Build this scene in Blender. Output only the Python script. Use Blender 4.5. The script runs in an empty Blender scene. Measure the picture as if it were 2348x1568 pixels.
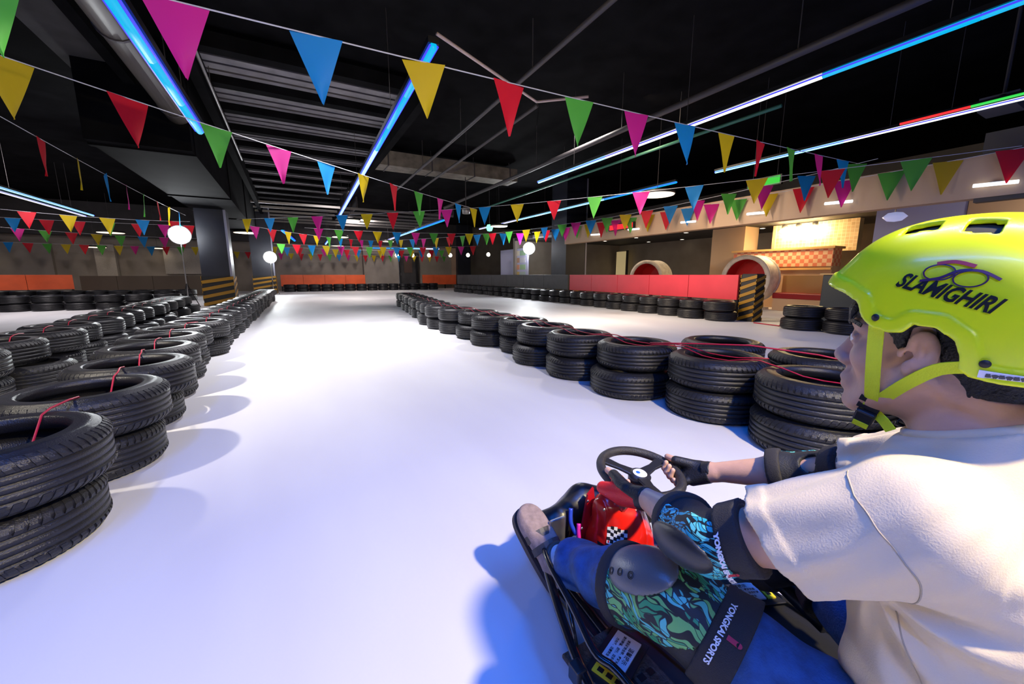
import bpy, bmesh, math, random
import numpy as np
from mathutils import Vector, Matrix
random.seed(7)
np.random.seed(7)
PI = math.pi
SC = bpy.context.scene
COL = SC.collection

# ------------------------------------------------------------------ camera
# building frame: +Y runs along the track, +X across it, z up, floor at z = 0
FPX, PITCH, YAW = 900.0, math.atan(154 / 900.0), math.radians(29)
cam = bpy.data.cameras.new('camera')
cam.sensor_width = 36.0
cam.lens = 36.0 * FPX / 2348.0
cam.clip_start = 0.02
cam.clip_end = 200
camo = bpy.data.objects.new('camera', cam)
COL.objects.link(camo)
camo.location = (0, 0, 1.0)
camo.rotation_euler = (PI / 2 - PITCH, 0, -YAW)
SC.camera = camo

# ------------------------------------------------------------------ world, exposure
w = bpy.data.worlds.new('hall_air')
SC.world = w
w.use_nodes = True
w.node_tree.nodes['Background'].inputs[0].default_value = (0.35, 0.32, 0.5, 1)
w.node_tree.nodes['Background'].inputs[1].default_value = 0.018
SC.view_settings.view_transform = 'Standard'
SC.view_settings.look = 'None'
SC.view_settings.exposure = 0.0
SC.view_settings.gamma = 1.0
SC.view_settings.use_curve_mapping = False
if hasattr(SC, 'cycles'):
    SC.cycles.max_bounces = 5
    SC.cycles.diffuse_bounces = 3
    SC.cycles.glossy_bounces = 2
    SC.cycles.transmission_bounces = 3
    SC.cycles.caustics_reflective = False
    SC.cycles.caustics_refractive = False


# ------------------------------------------------------------------ lights of the hall and added fill
def area(name, loc, target, size, power, color, size_y=None, spread=180):
    l = bpy.data.lights.new(name, 'AREA')
    l.energy = power
    l.color = color
    l.shape = 'RECTANGLE' if size_y else 'DISK'
    l.size = size
    if size_y:
        l.size_y = size_y
    l.spread = math.radians(spread)
    o = bpy.data.objects.new(name, l)
    COL.objects.link(o)
    o.location = loc
    d = Vector(target) - Vector(loc)
    o.rotation_euler = d.to_track_quat('-Z', 'Y').to_euler()
    return o


# warm flash behind the driver, cool flash over the left tyre rows
area('warm_flash', (1.38, -0.95, 2.8), (0.8, 1.4, 0.2), 0.13, 190, (1.0, 0.81, 0.42))
area('left_flash', (-2.5, 2.6, 2.9), (-1.5, 4.2, 0.0), 0.15, 48, (1.0, 0.90, 0.72), spread=88)
area('camera_side_fill', (-1.3, -1.9, 2.3), (0.8, 0.3, 0.6), 0.9, 4, (1.0, 0.88, 0.78), spread=80)  # added soft fill from the camera side; no softbox stands there
# added blue fill overhead, out of view, supplementing the tubes along their lines
for nm, x, y0, y1, pw in (('blue_fill_a', -1.1, -4.0, 1.6, 150), ('blue_fill_b', 1.4, -4.0, 1.6, 155), ('blue_fill_c', 5.4, -4.5, 0.0, 150)):
    area(nm, (x, (y0 + y1) / 2, 3.3), (x, (y0 + y1) / 2, 0), 0.06, pw, (0.010, 0.17, 1.0), size_y=y1 - y0)
# added fill floods, not ceiling fittings, to brighten floor and boards further down
area('mid_fill', (1.0, 7.0, 4.3), (1.0, 7.0, 0), 0.5, 170, (1.0, 0.97, 1.0), spread=112)
area('right_lane_fill', (5.4, 7.0, 4.3), (5.6, 7.0, 0), 0.5, 120, (1.0, 0.91, 0.84), spread=140)
area('far_fill', (2.0, 17.5, 4.2), (3.0, 18.5, 0), 0.8, 250, (1.0, 0.90, 0.86))
area('left_lane_fill', (-6.0, 14.5, 4.2), (-6.5, 15.5, 0), 0.8, 190, (1.0, 0.9, 0.9))
area('far_end_fill', (4.0, 24.6, 4.3), (4.0, 26.5, 0), 0.8, 120, (1.0, 0.88, 0.82))
area('far_left_fill', (-9.5, 22.0, 4.3), (-10.0, 23.5, 0), 0.8, 70, (1.0, 0.86, 0.80))

# ------------------------------------------------------------------ materials
MATS = {}


def mat(name, col, rough=0.5, metal=0.0, spec=0.5, emit=None, estr=0.0, noise=0.0, nscale=20.0, bump=0.0, bscale=60.0,
        trans=0.0, coat=0.0, sheen=0.0, sss=0.0):
    if name in MATS:
        return MATS[name]
    m = bpy.data.materials.new(name)
    m.use_nodes = True
    nt = m.node_tree
    b = nt.nodes['Principled BSDF']
    b.inputs['Base Color'].default_value = (*col, 1)
    b.inputs['Roughness'].default_value = rough
    b.inputs['Metallic'].default_value = metal
    b.inputs['Specular IOR Level'].default_value = spec
    b.inputs['Coat Weight'].default_value = coat
    b.inputs['Coat Roughness'].default_value = 0.12
    b.inputs['Sheen Weight'].default_value = sheen
    if sss:
        b.inputs['Subsurface Weight'].default_value = sss
        b.inputs['Subsurface Radius'].default_value = (0.012, 0.005, 0.003)
        b.inputs['Subsurface Scale'].default_value = 1.0
    if emit:
        b.inputs['Emission Color'].default_value = (*emit, 1)
        b.inputs['Emission Strength'].default_value = estr
        if estr < 10 and hasattr(m, 'cycles'):
            m.cycles.emission_sampling = 'NONE'
    tc = None
    if noise or bump:
        tc = nt.nodes.new('ShaderNodeTexCoord')
    if noise:
        n = nt.nodes.new('ShaderNodeTexNoise')
        n.inputs['Scale'].default_value = nscale
        n.inputs['Detail'].default_value = 5
        nt.links.new(tc.outputs['Object'], n.inputs['Vector'])
        r = nt.nodes.new('ShaderNodeValToRGB')
        r.color_ramp.elements[0].position = 0.3
        r.color_ramp.elements[1].position = 0.7
        r.color_ramp.elements[0].color = (*[c * (1 - noise) for c in col], 1)
        r.color_ramp.elements[1].color = (*[min(1, c * (1 + noise)) for c in col], 1)
        nt.links.new(n.outputs['Fac'], r.inputs[0])
        nt.links.new(r.outputs[0], b.inputs['Base Color'])
    if bump:
        n2 = nt.nodes.new('ShaderNodeTexNoise')
        n2.inputs['Scale'].default_value = bscale
        n2.inputs['Detail'].default_value = 4
        nt.links.new(tc.outputs['Object'], n2.inputs['Vector'])
        bp = nt.nodes.new('ShaderNodeBump')
        bp.inputs['Strength'].default_value = bump
        bp.inputs['Distance'].default_value = 0.01
        nt.links.new(n2.outputs['Fac'], bp.inputs['Height'])
        nt.links.new(bp.outputs[0], b.inputs['Normal'])
    if trans:
        t = nt.nodes.new('ShaderNodeBsdfTranslucent')
        t.inputs[0].default_value = (*col, 1)
        mx = nt.nodes.new('ShaderNodeMixShader')
        mx.inputs[0].default_value = trans
        out = nt.nodes['Material Output']
        nt.links.new(b.outputs[0], mx.inputs[1])
        nt.links.new(t.outputs[0], mx.inputs[2])
        nt.links.new(mx.outputs[0], out.inputs[0])
    MATS[name] = m
    return m


def floor_material():
    m = mat('pale_resin_floor', (0.80, 0.80, 0.82), 0.5, spec=0.22)
    nt = m.node_tree
    b = nt.nodes['Principled BSDF']
    tc = nt.nodes.new('ShaderNodeTexCoord')
    n = nt.nodes.new('ShaderNodeTexNoise')
    n.inputs['Scale'].default_value = 0.45
    n.inputs['Detail'].default_value = 6
    mp = nt.nodes.new('ShaderNodeMapping')
    mp.inputs['Scale'].default_value = (1.6, 0.5, 1)
    nt.links.new(tc.outputs['Object'], mp.inputs[0])
    nt.links.new(mp.outputs[0], n.inputs['Vector'])
    r = nt.nodes.new('ShaderNodeValToRGB')
    r.color_ramp.elements[0].position = 0.32
    r.color_ramp.elements[0].color = (0.62, 0.61, 0.65, 1)
    r.color_ramp.elements[1].position = 0.62
    r.color_ramp.elements[1].color = (0.74, 0.74, 0.76, 1)
    nt.links.new(n.outputs['Fac'], r.inputs[0])
    nt.links.new(r.outputs[0], b.inputs['Base Color'])
    r2 = nt.nodes.new('ShaderNodeMapRange')
    r2.inputs[3].default_value = 0.42
    r2.inputs[4].default_value = 0.65
    nt.links.new(n.outputs['Fac'], r2.inputs[0])
    nt.links.new(r2.outputs[0], b.inputs['Roughness'])
    return m


def rubber_material(name, col, rough):
    m = mat(name, col, rough, spec=0.45, bump=0.25, bscale=220)
    return m


FLOOR = floor_material()
RUBBER = rubber_material('tyre_rubber', (0.013, 0.013, 0.016), 0.36)
TREAD = rubber_material('tyre_tread_rubber', (0.012, 0.012, 0.014), 0.42)
BLACKM = mat('black_painted_metal', (0.012, 0.012, 0.015), 0.35, metal=0.3)
DARK = mat('dark_ceiling_paint', (0.006, 0.006, 0.007), 0.9, spec=0.03, noise=0.4, nscale=2)
GREYP = mat('grey_ceiling_sheet', (0.26, 0.25, 0.265), 0.9, spec=0.05, noise=0.25, nscale=3)
WALL = mat('taupe_wall_paint', (0.30, 0.26, 0.225), 0.75, noise=0.12, nscale=1.5)
WALLD = mat('dark_wall_paint', (0.045, 0.042, 0.045), 0.7, noise=0.2, nscale=2)
BEIGE = mat('beige_fascia_paint', (0.60, 0.41, 0.26), 0.6, noise=0.06, nscale=1)
ORANGE = mat('orange_barrier_board', (0.88, 0.13, 0.035), 0.45, noise=0.1, nscale=2)
REDB = mat('red_barrier_board', (0.72, 0.045, 0.07), 0.4, noise=0.06, nscale=2)
GREYB = mat('dark_grey_barrier_board', (0.085, 0.085, 0.09), 0.6, noise=0.15, nscale=3)
NAVY = mat('navy_pillar_paint', (0.014, 0.016, 0.028), 0.5, noise=0.2, nscale=3)
PIPE = mat('galvanised_pipe', (0.35, 0.34, 0.34), 0.4, metal=0.7)
PIPED = mat('dark_painted_pipe', (0.06, 0.055, 0.06), 0.5)
YEL = mat('hazard_yellow', (0.36, 0.18, 0.008), 0.5)
BLK = mat('hazard_black', (0.01, 0.01, 0.012), 0.5)


# ------------------------------------------------------------------ mesh helpers
class MB:
    def __init__(s):
        s.v, s.f = [], []

    def add(s, vs, fs):
        o = len(s.v)
        s.v += [tuple(v) for v in vs]
        s.f += [tuple(i + o for i in f) for f in fs]
        return s

    def box(s, x0, x1, y0, y1, z0, z1, M=None):
        vs = [Vector((x, y, z)) for z in (z0, z1) for y in (y0, y1) for x in (x0, x1)]
        if M is not None:
            vs = [M @ v for v in vs]
        return s.add(vs, [(0, 2, 3, 1), (4, 5, 7, 6), (0, 1, 5, 4), (2, 6, 7, 3), (0, 4, 6, 2), (1, 3, 7, 5)])

    def tube(s, pts, r, n=8, cap=True):
        pts = [Vector(p) for p in pts]
        rs = r if isinstance(r, (list, tuple)) else [r] * len(pts)
        rings = []
        up = None
        for i, p in enumerate(pts):
            t = (pts[min(i + 1, len(pts) - 1)] - pts[max(i - 1, 0)])
            t = t.normalized() if t.length > 1e-9 else Vector((0, 0, 1))
            if up is None:
                up = Vector((0, 0, 1)) if abs(t.z) < 0.9 else Vector((1, 0, 0))
            a = t.cross(up)
            a = a.normalized() if a.length > 1e-6 else t.orthogonal().normalized()
            b = a.cross(t).normalized()
            up = b
            rings.append([p + (a * math.cos(k * 2 * PI / n) + b * math.sin(k * 2 * PI / n)) * rs[i] for k in range(n)])
        vs = [v for rg in rings for v in rg]
        fs = []
        for i in range(len(pts) - 1):
            for k in range(n):
                fs.append((i * n + k, i * n + (k + 1) % n, (i + 1) * n + (k + 1) % n, (i + 1) * n + k))
        if cap:
            fs.append(tuple(range(n))[::-1])
            fs.append(tuple((len(pts) - 1) * n + k for k in range(n)))
        return s.add(vs, fs)

    def lathe(s, prof, n=32, M=None, closed=False):
        vs = []
        for k in range(n):
            a = 2 * PI * k / n
            for r, z in prof:
                v = Vector((r * math.cos(a), r * math.sin(a), z))
                vs.append(M @ v if M is not None else v)
        m = len(prof)
        fs = []
        rng = range(m) if closed else range(m - 1)
        for k in range(n):
            k2 = (k + 1) % n
            for i in rng:
                j = (i + 1) % m
                fs.append((k * m + i, k2 * m + i, k2 * m + j, k * m + j))
        return s.add(vs, fs)

    def mesh(s, name, material=None, smooth=False):
        me = bpy.data.meshes.new(name)
        me.from_pydata(s.v, [], s.f)
        bm = bmesh.new()
        bm.from_mesh(me)
        bmesh.ops.remove_doubles(bm, verts=bm.verts, dist=1e-6)
        bmesh.ops.recalc_face_normals(bm, faces=bm.faces)
        bm.to_mesh(me)
        bm.free()
        if smooth:
            me.polygons.foreach_set('use_smooth', [True] * len(me.polygons))
        if material:
            me.materials.append(material)
        return me

    def build(s, name, material=None, parent=None, smooth=False, loc=None, M=None):
        return link(name, s.mesh(name, material, smooth), parent, loc, M)


def link(name, me, parent=None, loc=None, M=None):
    o = bpy.data.objects.new(name, me)
    COL.objects.link(o)
    if parent is not None:
        o.parent = parent
    if loc is not None:
        o.location = loc
    if M is not None:
        o.matrix_local = M
    return o


def tag(o, label=None, cat=None, group=None, kind=None):
    if label:
        o['label'] = label
    if cat:
        o['category'] = cat
    if group:
        o['group'] = group
    if kind:
        o['kind'] = kind
    return o


def empty(name, loc, label=None, cat=None, group=None, rz=0):
    o = bpy.data.objects.new(name, None)
    o.empty_display_size = 0.1
    COL.objects.link(o)
    o.location = loc
    o.rotation_euler = (0, 0, rz)
    return tag(o, label, cat, group)


def bevel(o, wdt=0.01, seg=2):
    md = o.modifiers.new('bevel', 'BEVEL')
    md.width = wdt
    md.segments = seg
    md.limit_method = 'ANGLE'
    return o


def copy_tree(o, parent=None):
    c = o.copy()
    COL.objects.link(c)
    if parent is not None:
        c.parent = parent
    for ch in list(o.children):
        copy_tree(ch, c)
    return c


ORD = ['first', 'second', 'third', 'fourth', 'fifth', 'sixth', 'seventh', 'eighth', 'ninth', 'tenth', 'eleventh', 'twelfth',
       'thirteenth', 'fourteenth', 'fifteenth', 'sixteenth', 'seventeenth', 'eighteenth', 'nineteenth', 'twentieth',
       'twenty-first', 'twenty-second', 'twenty-third', 'twenty-fourth', 'twenty-fifth', 'twenty-sixth', 'twenty-seventh',
       'twenty-eighth', 'twenty-ninth', 'thirtieth', 'thirty-first', 'thirty-second', 'thirty-third', 'thirty-fourth']


def struct(name, x0, x1, y0, y1, z0, z1, m, parent=None):
    o = MB().box(x0, x1, y0, y1, z0, z1).build(name, m, parent)
    if parent is None:
        o['kind'] = 'structure'
    return o


# ------------------------------------------------------------------ the hall
XL, XR, YB, YF, ZC = -15.0, 17.5, 29.5, -6.0, 4.7
struct('floor', XL, XR, YF, YB, -0.1, 0, FLOOR)
struct('ceiling', XL, XR, YF, YB, ZC, ZC + 0.15, DARK)
struct('wall_back', XL, XR, YB, YB + 0.2, 0, ZC, WALL)
struct('wall_left', XL - 0.2, XL, YF, YB, 0, ZC, WALLD)
struct('wall_right', XR, XR + 0.2, YF, YB, 0, ZC, WALL)
struct('wall_front', XL, XR, YF - 0.2, YF, 0, ZC, WALLD)
# back wall in sections: projecting bay, recessed door, darker column
struct('wall_bay', 4.4, 6.75, YB - 0.6, YB, 0, 3.2, WALL)
struct('wall_bay_right', 8.4, 10.8, YB - 0.4, YB, 0, 3.2, WALL)
struct('wall_upper_band', XL, 12.5, YB - 0.65, YB - 0.02, 3.0, ZC, WALLD)
do = empty('door_1', (7.5, YB - 0.1, 0))
do['kind'] = 'structure'
MB().box(-0.62, 0.62, -0.03, 0.08, 0, 2.5).build('door_leaf', WALLD, do)
MB().box(-0.78, -0.62, -0.12, 0.08, 0, 2.6).build('door_jamb', mat('pale_steel', (0.45, 0.45, 0.5), 0.4, metal=0.5), do)
MB().box(0.62, 0.78, -0.12, 0.08, 0, 2.6).build('door_jamb', BLACKM, do)
MB().box(-0.25, 0.35, -0.06, -0.03, 1.15, 2.15).build('door_poster', mat('dull_poster', (0.09, 0.05, 0.04), 0.5), do)
MB().tube([(-0.5, -0.06, 0.95), (-0.5, -0.06, 1.15)], 0.015).build('door_handle', PIPE, do)
struct('trim_1', 10.8, 11.15, YB - 0.5, YB, 0, 3.2, mat('pale_wood_trim', (0.5, 0.34, 0.24), 0.5))
struct('trim_2', 11.15, 12.2, YB - 0.9, YB, 0, ZC, NAVY)
# left back wall: pale panels and a dark low band
struct('wall_panel_left', -6.2, -3.0, YB - 0.25, YB, 1.05, 2.5, mat('pale_grey_panel', (0.42, 0.38, 0.34), 0.7, noise=0.1))
struct('wall_panel_far_left', -14.5, -10.6, YB - 0.25, YB, 0.9, 2.6, WALL)
struct('wall_panel_corner', -9.0, -8.2, YB - 0.3, YB, 0.6, 2.6, mat('pale_grey_panel', (0.4, 0.36, 0.33)))


# barrier boards that edge the track, each its own run of boards standing on small feet
def board_run(name, label, p0, p1, m, z0=0.44, z1=1.0, n=3, th=0.06, group=None):
    p0, p1 = Vector((*p0, 0)), Vector((*p1, 0))
    d = p1 - p0
    L = d.length
    r = empty(name, p0, label, 'barrier', group, rz=math.atan2(d.y, d.x))
    for i in range(n):
        a, b = L * i / n, L * (i + 1) / n
        o = MB().box(a + 0.006, b - 0.006, -th / 2, th / 2, z0, z1).build('board', m, r)
        bevel(o, 0.006)
    for i in range(n + 1):
        a = min(max(L * i / n, 0.06), L - 0.06)
        MB().box(a - 0.04, a + 0.04, th / 2, th / 2 + 0.06, 0, z1 - 0.05).build('post', BLACKM, r)
    return r


board_run('barrier_boards', 'long red barrier boards behind the tyre row across the right lane', (9.15, 12.0), (8.75, 5.3), REDB, n=5)
board_run('barrier_boards', 'dark grey barrier boards further along the right tyre row', (9.15, 23.6), (9.15, 12.1), GREYB, n=7, z1=1.0)
board_run('barrier_boards', 'orange barrier boards at far end beside the pillars', (-0.6, 28.3), (4.35, 28.3), ORANGE, n=4, z0=0.3)
board_run('barrier_boards', 'short orange barrier boards at far end right of the doorway', (8.3, 28.4), (10.9, 28.4), ORANGE, n=3, z0=0.3)
board_run('barrier_boards', 'orange barrier boards at the far left of the hall', (-14.0, 24.0), (-8.8, 25.8), ORANGE, n=4, z0=0.35)
board_run('barrier_boards', 'brown barrier boards left of the near pillar', (-8.6, 25.9), (-3.0, 24.0), mat('brown_board', (0.10, 0.075, 0.055), 0.6), n=4, z0=0.0, z1=0.95)


# hazard post at the near end of the red boards and pillars with hazard bands
def hazard_wrap(parent, x0, x1, y0, y1, z0, z1, n=6):
    # diagonal yellow bars on the four faces of a square base
    MB().box(x0, x1, y0, y1, z0, z1).build('hazard_base', BLK, parent)
    h = (z1 - z0)
    for i in range(n):
        za = z0 + h * i / n
        zb = za + h / n * 0.42
        sh = h / n * 0.8
        m = MB()
        e = 0.012
        for (ax, ay, bx, by) in ((x0 - e, y0 - e, x1 + e, y0 - e), (x1 + e, y0 - e, x1 + e, y1 + e), (x1 + e, y1 + e, x0 - e, y1 + e), (x0 - e, y1 + e, x0 - e, y0 - e)):
            up = min(z1 - zb, sh)
            vs = [(ax, ay, za), (bx, by, za + up), (bx, by, zb + up), (ax, ay, zb)]
            nx, ny = (by - ay), -(bx - ax)
            ln = math.hypot(nx, ny)
            nx, ny = -nx / ln * 0.011, -ny / ln * 0.011
            vs += [(v[0] + nx, v[1] + ny, v[2]) for v in vs]
            m.add(vs, [(0, 1, 2, 3), (7, 6, 5, 4), (0, 4, 5, 1), (1, 5, 6, 2), (2, 6, 7, 3), (3, 7, 4, 0)])
        m.build('hazard_stripe', YEL, parent)


def pillar(name, x, y, hw, label):
    r = empty(name, (x, y, 0), label, 'pillar')
    MB().box(-hw, hw, -hw, hw, 0.95, ZC).build('shaft', NAVY, r)
    hazard_wrap(r, -hw - 0.02, hw + 0.02, -hw - 0.02, hw + 0.02, 0, 0.95, 4)
    MB().box(hw - 0.05, hw + 0.012, -hw - 0.012, -hw + 0.05, 0.95, ZC).build('corner_guard', mat('pale_corner', (0.3, 0.3, 0.4), 0.4), r)
    return r


pillar('pillar', -2.10, 16.3, 0.40, 'broad navy pillar with hazard stripes beside the near flash lamp')
pillar('pillar', -1.25, 25.2, 0.5, 'navy pillar with hazard stripes at far end behind the second flash lamp')
pillar('pillar', 9.95, 13.2, 0.5, 'dark pillar at the join of the red and grey boards')
r = empty('hazard_post', (8.75, 5.0, 0), 'yellow and black hazard post at the near end of red boards', 'post')
hazard_wrap(r, -0.16, 0.16, -0.16, 0.16, 0, 1.0, 6)
MB().box(-0.15, 0.15, -0.15, 0.15, 1.0, 1.02).build('cap', BLACKM, r)

# soffit band on the right and the room behind it
struct('trim_3', 9.3, 9.55, -4.0, 12.6, 2.16, 2.78, BEIGE)
struct('ceiling_lower', 9.56, XR, -4.0, 17.0, 2.62, 2.75, WALLD)
struct('wall_recess_back', 16.4, 16.6, 3.0, 17.0, 0, 2.62, WALL)
struct('wall_recess_end', 9.6, 16.4, 17.0, 17.2, 0, 2.75, WALL)
struct('wall_recess_side', 12.6, 13.0, 2.9, 4.4, 0, 2.62, mat('lilac_glare_wall', (0.5, 0.52, 0.85), 0.6))  # lilac glare is painted into the wall colour here
struct('wall_recess_near', 12.55, 13.0, -3.9, 2.88, 0, 2.62, BEIGE)
struct('trim_4', 13.6, 14.4, 8.2, 9.4, 0, 2.62, BEIGE)
struct('trim_5', 15.9, 16.4, 7.5, 8.1, 0, 2.62, WALLD)
struct('trim_6', 9.33, 9.5, 0.4, 2.1, 2.1, 3.1, mat('dark_taupe_panel', (0.10, 0.085, 0.06), 0.6))  # dark taupe panel on the beige band
struct('wall_upper_right', 9.9, 10.2, -4.0, 0.5, 2.75, ZC, BEIGE)

# ------------------------------------------------------------------ ceiling fittings
r = empty('slatted_ceiling_bay', (0.6, 8.0, 4.5), 'grey corrugated ceiling sheets between dark cross beams over the track', 'ceiling bay')
for i in range(13):
    y = 0.3 + i * 1.32
    MB().box(-1.6, 1.7, y, y + 0.98, 0.02, 0.06).build('sheet', GREYP, r)
    for k in range(3):
        MB().box(-1.6, 1.7, y + 0.2 + k * 0.28, y + 0.215 + k * 0.28, -0.005, 0.02).build('seam', PIPED, r)
for i in range(14):
    y = -0.05 + i * 1.32
    MB().box(-1.7, 1.75, y, y + 0.22, -0.12, 0.1).build('cross_beam', DARK, r)
MB().box(-1.75, -1.6, -0.4, 17.6, -0.4, 0.15).build('edge_beam', DARK, r)
MB().box(1.7, 1.85, -0.4, 17.6, -0.4, 0.15).build('edge_beam', DARK, r)
r = empty('ceiling_beam', (-2.4, 6.0, 4.2), 'broad grey concrete beam overhead on the left', 'beam')
MB().box(-0.36, 0.36, -4.0, 7.5, 0, 0.5).build('soffit', mat('grey_concrete', (0.07, 0.068, 0.07), 0.9, spec=0.05, noise=0.2, nscale=2), r)
MB().box(0.36, 0.5, -4.0, 7.5, -0.25, 0.5).build('edge', DARK, r)
r = empty('ceiling_beam', (-1.95, 16.0, 3.05), 'deep black drop beam overhead above the broad navy pillar', 'beam')
MB().box(-0.66, 0.66, -7.2, 7.0, 0, 1.64).build('casing', DARK, r)
for y in (-7.0, -2.4, 2.2, 6.8):
    MB().box(-0.68, 0.68, y, y + 0.12, -0.03, 1.62).build('stiffener', DARK, r)
r = empty('ventilation_duct', (-1.42, 3.0, 3.62), 'round grey ventilation duct beside the left blue tube', 'duct')
MB().tube([(0, -4, 0), (0, 6.3, 0)], 0.17, 20).build('pipe', mat('dull_duct_metal', (0.10, 0.085, 0.075), 0.5, spec=0.3), r, True)
for y in (-1.5, 0.8, 3.1, 5.4):
    MB().lathe([(0.172, -0.02), (0.185, -0.02), (0.185, 0.02), (0.172, 0.02)], 20, Matrix.Translation((0, y, 0)) @ Matrix.Rotation(PI / 2, 4, 'X'), True).build('collar', PIPED, r)
    MB().tube([(0, y, 0.17), (0, y, 1.08)], 0.008, 6).build('hanger', PIPED, r)


def pipe_run(label, pts, rad, m, drops=()):
    p0 = Vector(pts[0])
    o = empty('sprinkler_pipe', p0, label, 'pipe')
    MB().tube([Vector(p) - p0 for p in pts], rad, 10).build('pipe', m, o, True)
    for d in drops:
        q = Vector(d) - p0
        MB().tube([q, (q.x, q.y, ZC - p0.z)], 0.007, 6).build('hanger_rod', PIPED, o)
    return o


pipe_run('dark sprinkler pipe overhead running along the middle of the hall', [(3.35, 3.0, 4.0), (3.55, 15.0, 4.0)], 0.035, PIPED, [(3.4, 5.5, 4), (3.45, 8.5, 4), (3.5, 11.5, 4)])
pipe_run('grey sprinkler pipe overhead that meets the slanting brace', [(4.12, 6.5, 4.0), (4.27, 14.5, 4.0)], 0.035, PIPED, [(4.15, 7.5, 4), (4.2, 10, 4), (4.25, 13, 4)])
pipe_run('pale slanting brace pipe overhead in front of the red pennant', [(1.9, 5.43, 4.07), (4.115, 6.516, 4.07), (4.8, 5.9, 4.07)], 0.022, mat('pale_pipe', (0.55, 0.42, 0.42), 0.4))
pipe_run('thin white pipe beside the ventilation duct', [(-0.95, 4.0, 4.2), (-0.95, 14.0, 4.2)], 0.025, PIPE, [(-0.95, 6, 4.2), (-0.95, 9, 4.2), (-0.95, 12, 4.2)])
pipe_run('grey cable tray pipe above the right blue tube', [(5.7, 0.0, 3.7), (5.7, 16.0, 3.7)], 0.05, PIPED, [(5.7, 3, 3.7), (5.7, 6, 3.7), (5.7, 9, 3.7)])
pipe_run('green tinted conduit above the long right tube', [(7.3, 4.0, 3.75), (7.3, 16.0, 3.75)], 0.03, mat('green_conduit', (0.05, 0.2, 0.14), 0.4), [(7.3, 6, 3.75), (7.3, 10, 3.75)])
r = empty('air_duct_box', (2.4, 12.6, 4.12), 'dusty grey air duct box hung across the hall beyond the pennants', 'duct')
MB().box(0, 4.6, -0.35, 0.35, 0, 0.4).build('casing', mat('dusty_duct', (0.17, 0.15, 0.12), 0.6, noise=0.4, nscale=4), r)
for x in (0.3, 1.6, 3.0, 4.3):
    MB().box(x, x + 0.03, -0.37, 0.37, -0.02, 0.42).build('flange', PIPED, r)
    MB().tube([(x, -0.3, 0.4), (x, -0.3, 0.58)], 0.007, 6).build('hanger_rod', PIPED, r)
r = empty('ceiling_fan_unit', (5.2, 12.5, 3.1), 'dangling dark spotlight unit hung from the ceiling in mid hall', 'spotlight')
MB().tube([(0, 0, 0.1), (0, 0, 1.6)], 0.015, 6).build('hanger_rod', PIPED, r)
MB().lathe([(0.02, 0.12), (0.1, 0.1), (0.13, 0), (0.12, -0.12), (0.0, -0.12)], 16).build('housing', PIPE, r, True)
r = empty('projector', (8.9, 1.9, 3.35), 'dim grey projector hung near the right edge under the ceiling', 'projector')
MB().box(-0.22, 0.22, -0.18, 0.18, -0.09, 0.09).build('casing', mat('dim_grey_plastic', (0.1, 0.1, 0.11), 0.5), r)
MB().tube([(-0.16, -0.05, 0), (-0.28, -0.05, 0)], 0.06, 14).build('lens', BLACKM, r, True)
MB().tube([(0, 0, 0.09), (0, 0, 1.35)], 0.02, 8).build('mount_pole', PIPED, r)

# far ceiling trusses above the back of the hall
r = empty('ceiling_truss', (0, 20, 4.2), 'rows of pale cross bars under the ceiling at the back', 'truss')
for i in range(6):
    MB().box(-1.5, 8.0, 1.0 + i * 1.4, 1.08 + i * 1.4, -0.1, 0.0).build('cross_bar', PIPE, r)
for x in (-1.4, 3.0, 7.9):
    MB().box(x, x + 0.08, 0.9, 8.4, 0, 0.5).build('side_rail', PIPED, r)

# ------------------------------------------------------------------ led tube lights
CYAN = mat('cyan_led_core', (0, 0, 0), 0.5, emit=(0.0, 0.50, 0.88), estr=1.0)
ICE = mat('ice_white_led_core', (0, 0, 0), 0.5, emit=(0.30, 0.75, 1.0), estr=2.4)
BLUE = mat('blue_led_halo', (0, 0, 0), 0.5, emit=(0.03, 0.03, 1.0), estr=2.2)
WHITE = mat('white_led_core', (0, 0, 0), 0.5, emit=(0.95, 0.97, 1.0), estr=1.6)


def led_line(label, x0, y0, x1, y1, z, cores, rad=0.034, edge=True, drops=3):
    d = Vector((x1 - x0, y1 - y0, 0))
    L = d.length
    o = empty('led_tube_light', (x0, y0, z), label, 'tube light', 'led tube lights under the ceiling', rz=math.atan2(d.y, d.x))
    MB().box(0, L, -rad * 1.2, rad * 1.2, rad * 0.6, rad * 1.9).build('housing', BLACKM, o)
    n = max(len(cores), int(round(L / 1.25)))
    for i in range(n):
        a, b = L * i / n, L * (i + 1) / n
        c = cores[min(len(cores) - 1, int(len(cores) * i / n))]
        MB().tube([(a + 0.004, 0, 0), (b - 0.004, 0, 0)], rad * 0.80, 10).build('lamp', c, o, True)
    if edge:
        for s in (-1, 1):
            MB().tube([(0, s * rad * 0.85, 0.0), (L, s * rad * 0.85, 0.0)], rad * 0.26, 6).build('halo_strip', BLUE, o, True)  # glowing strips imitate the blue halo along the tube
    for i in range(drops):
        a = L * (i + 0.5) / drops
        MB().tube([(a, 0, rad * 1.9), (a, 0, ZC - z)], 0.004, 5).build('hanger_wire', PIPED, o)
    return o


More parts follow.
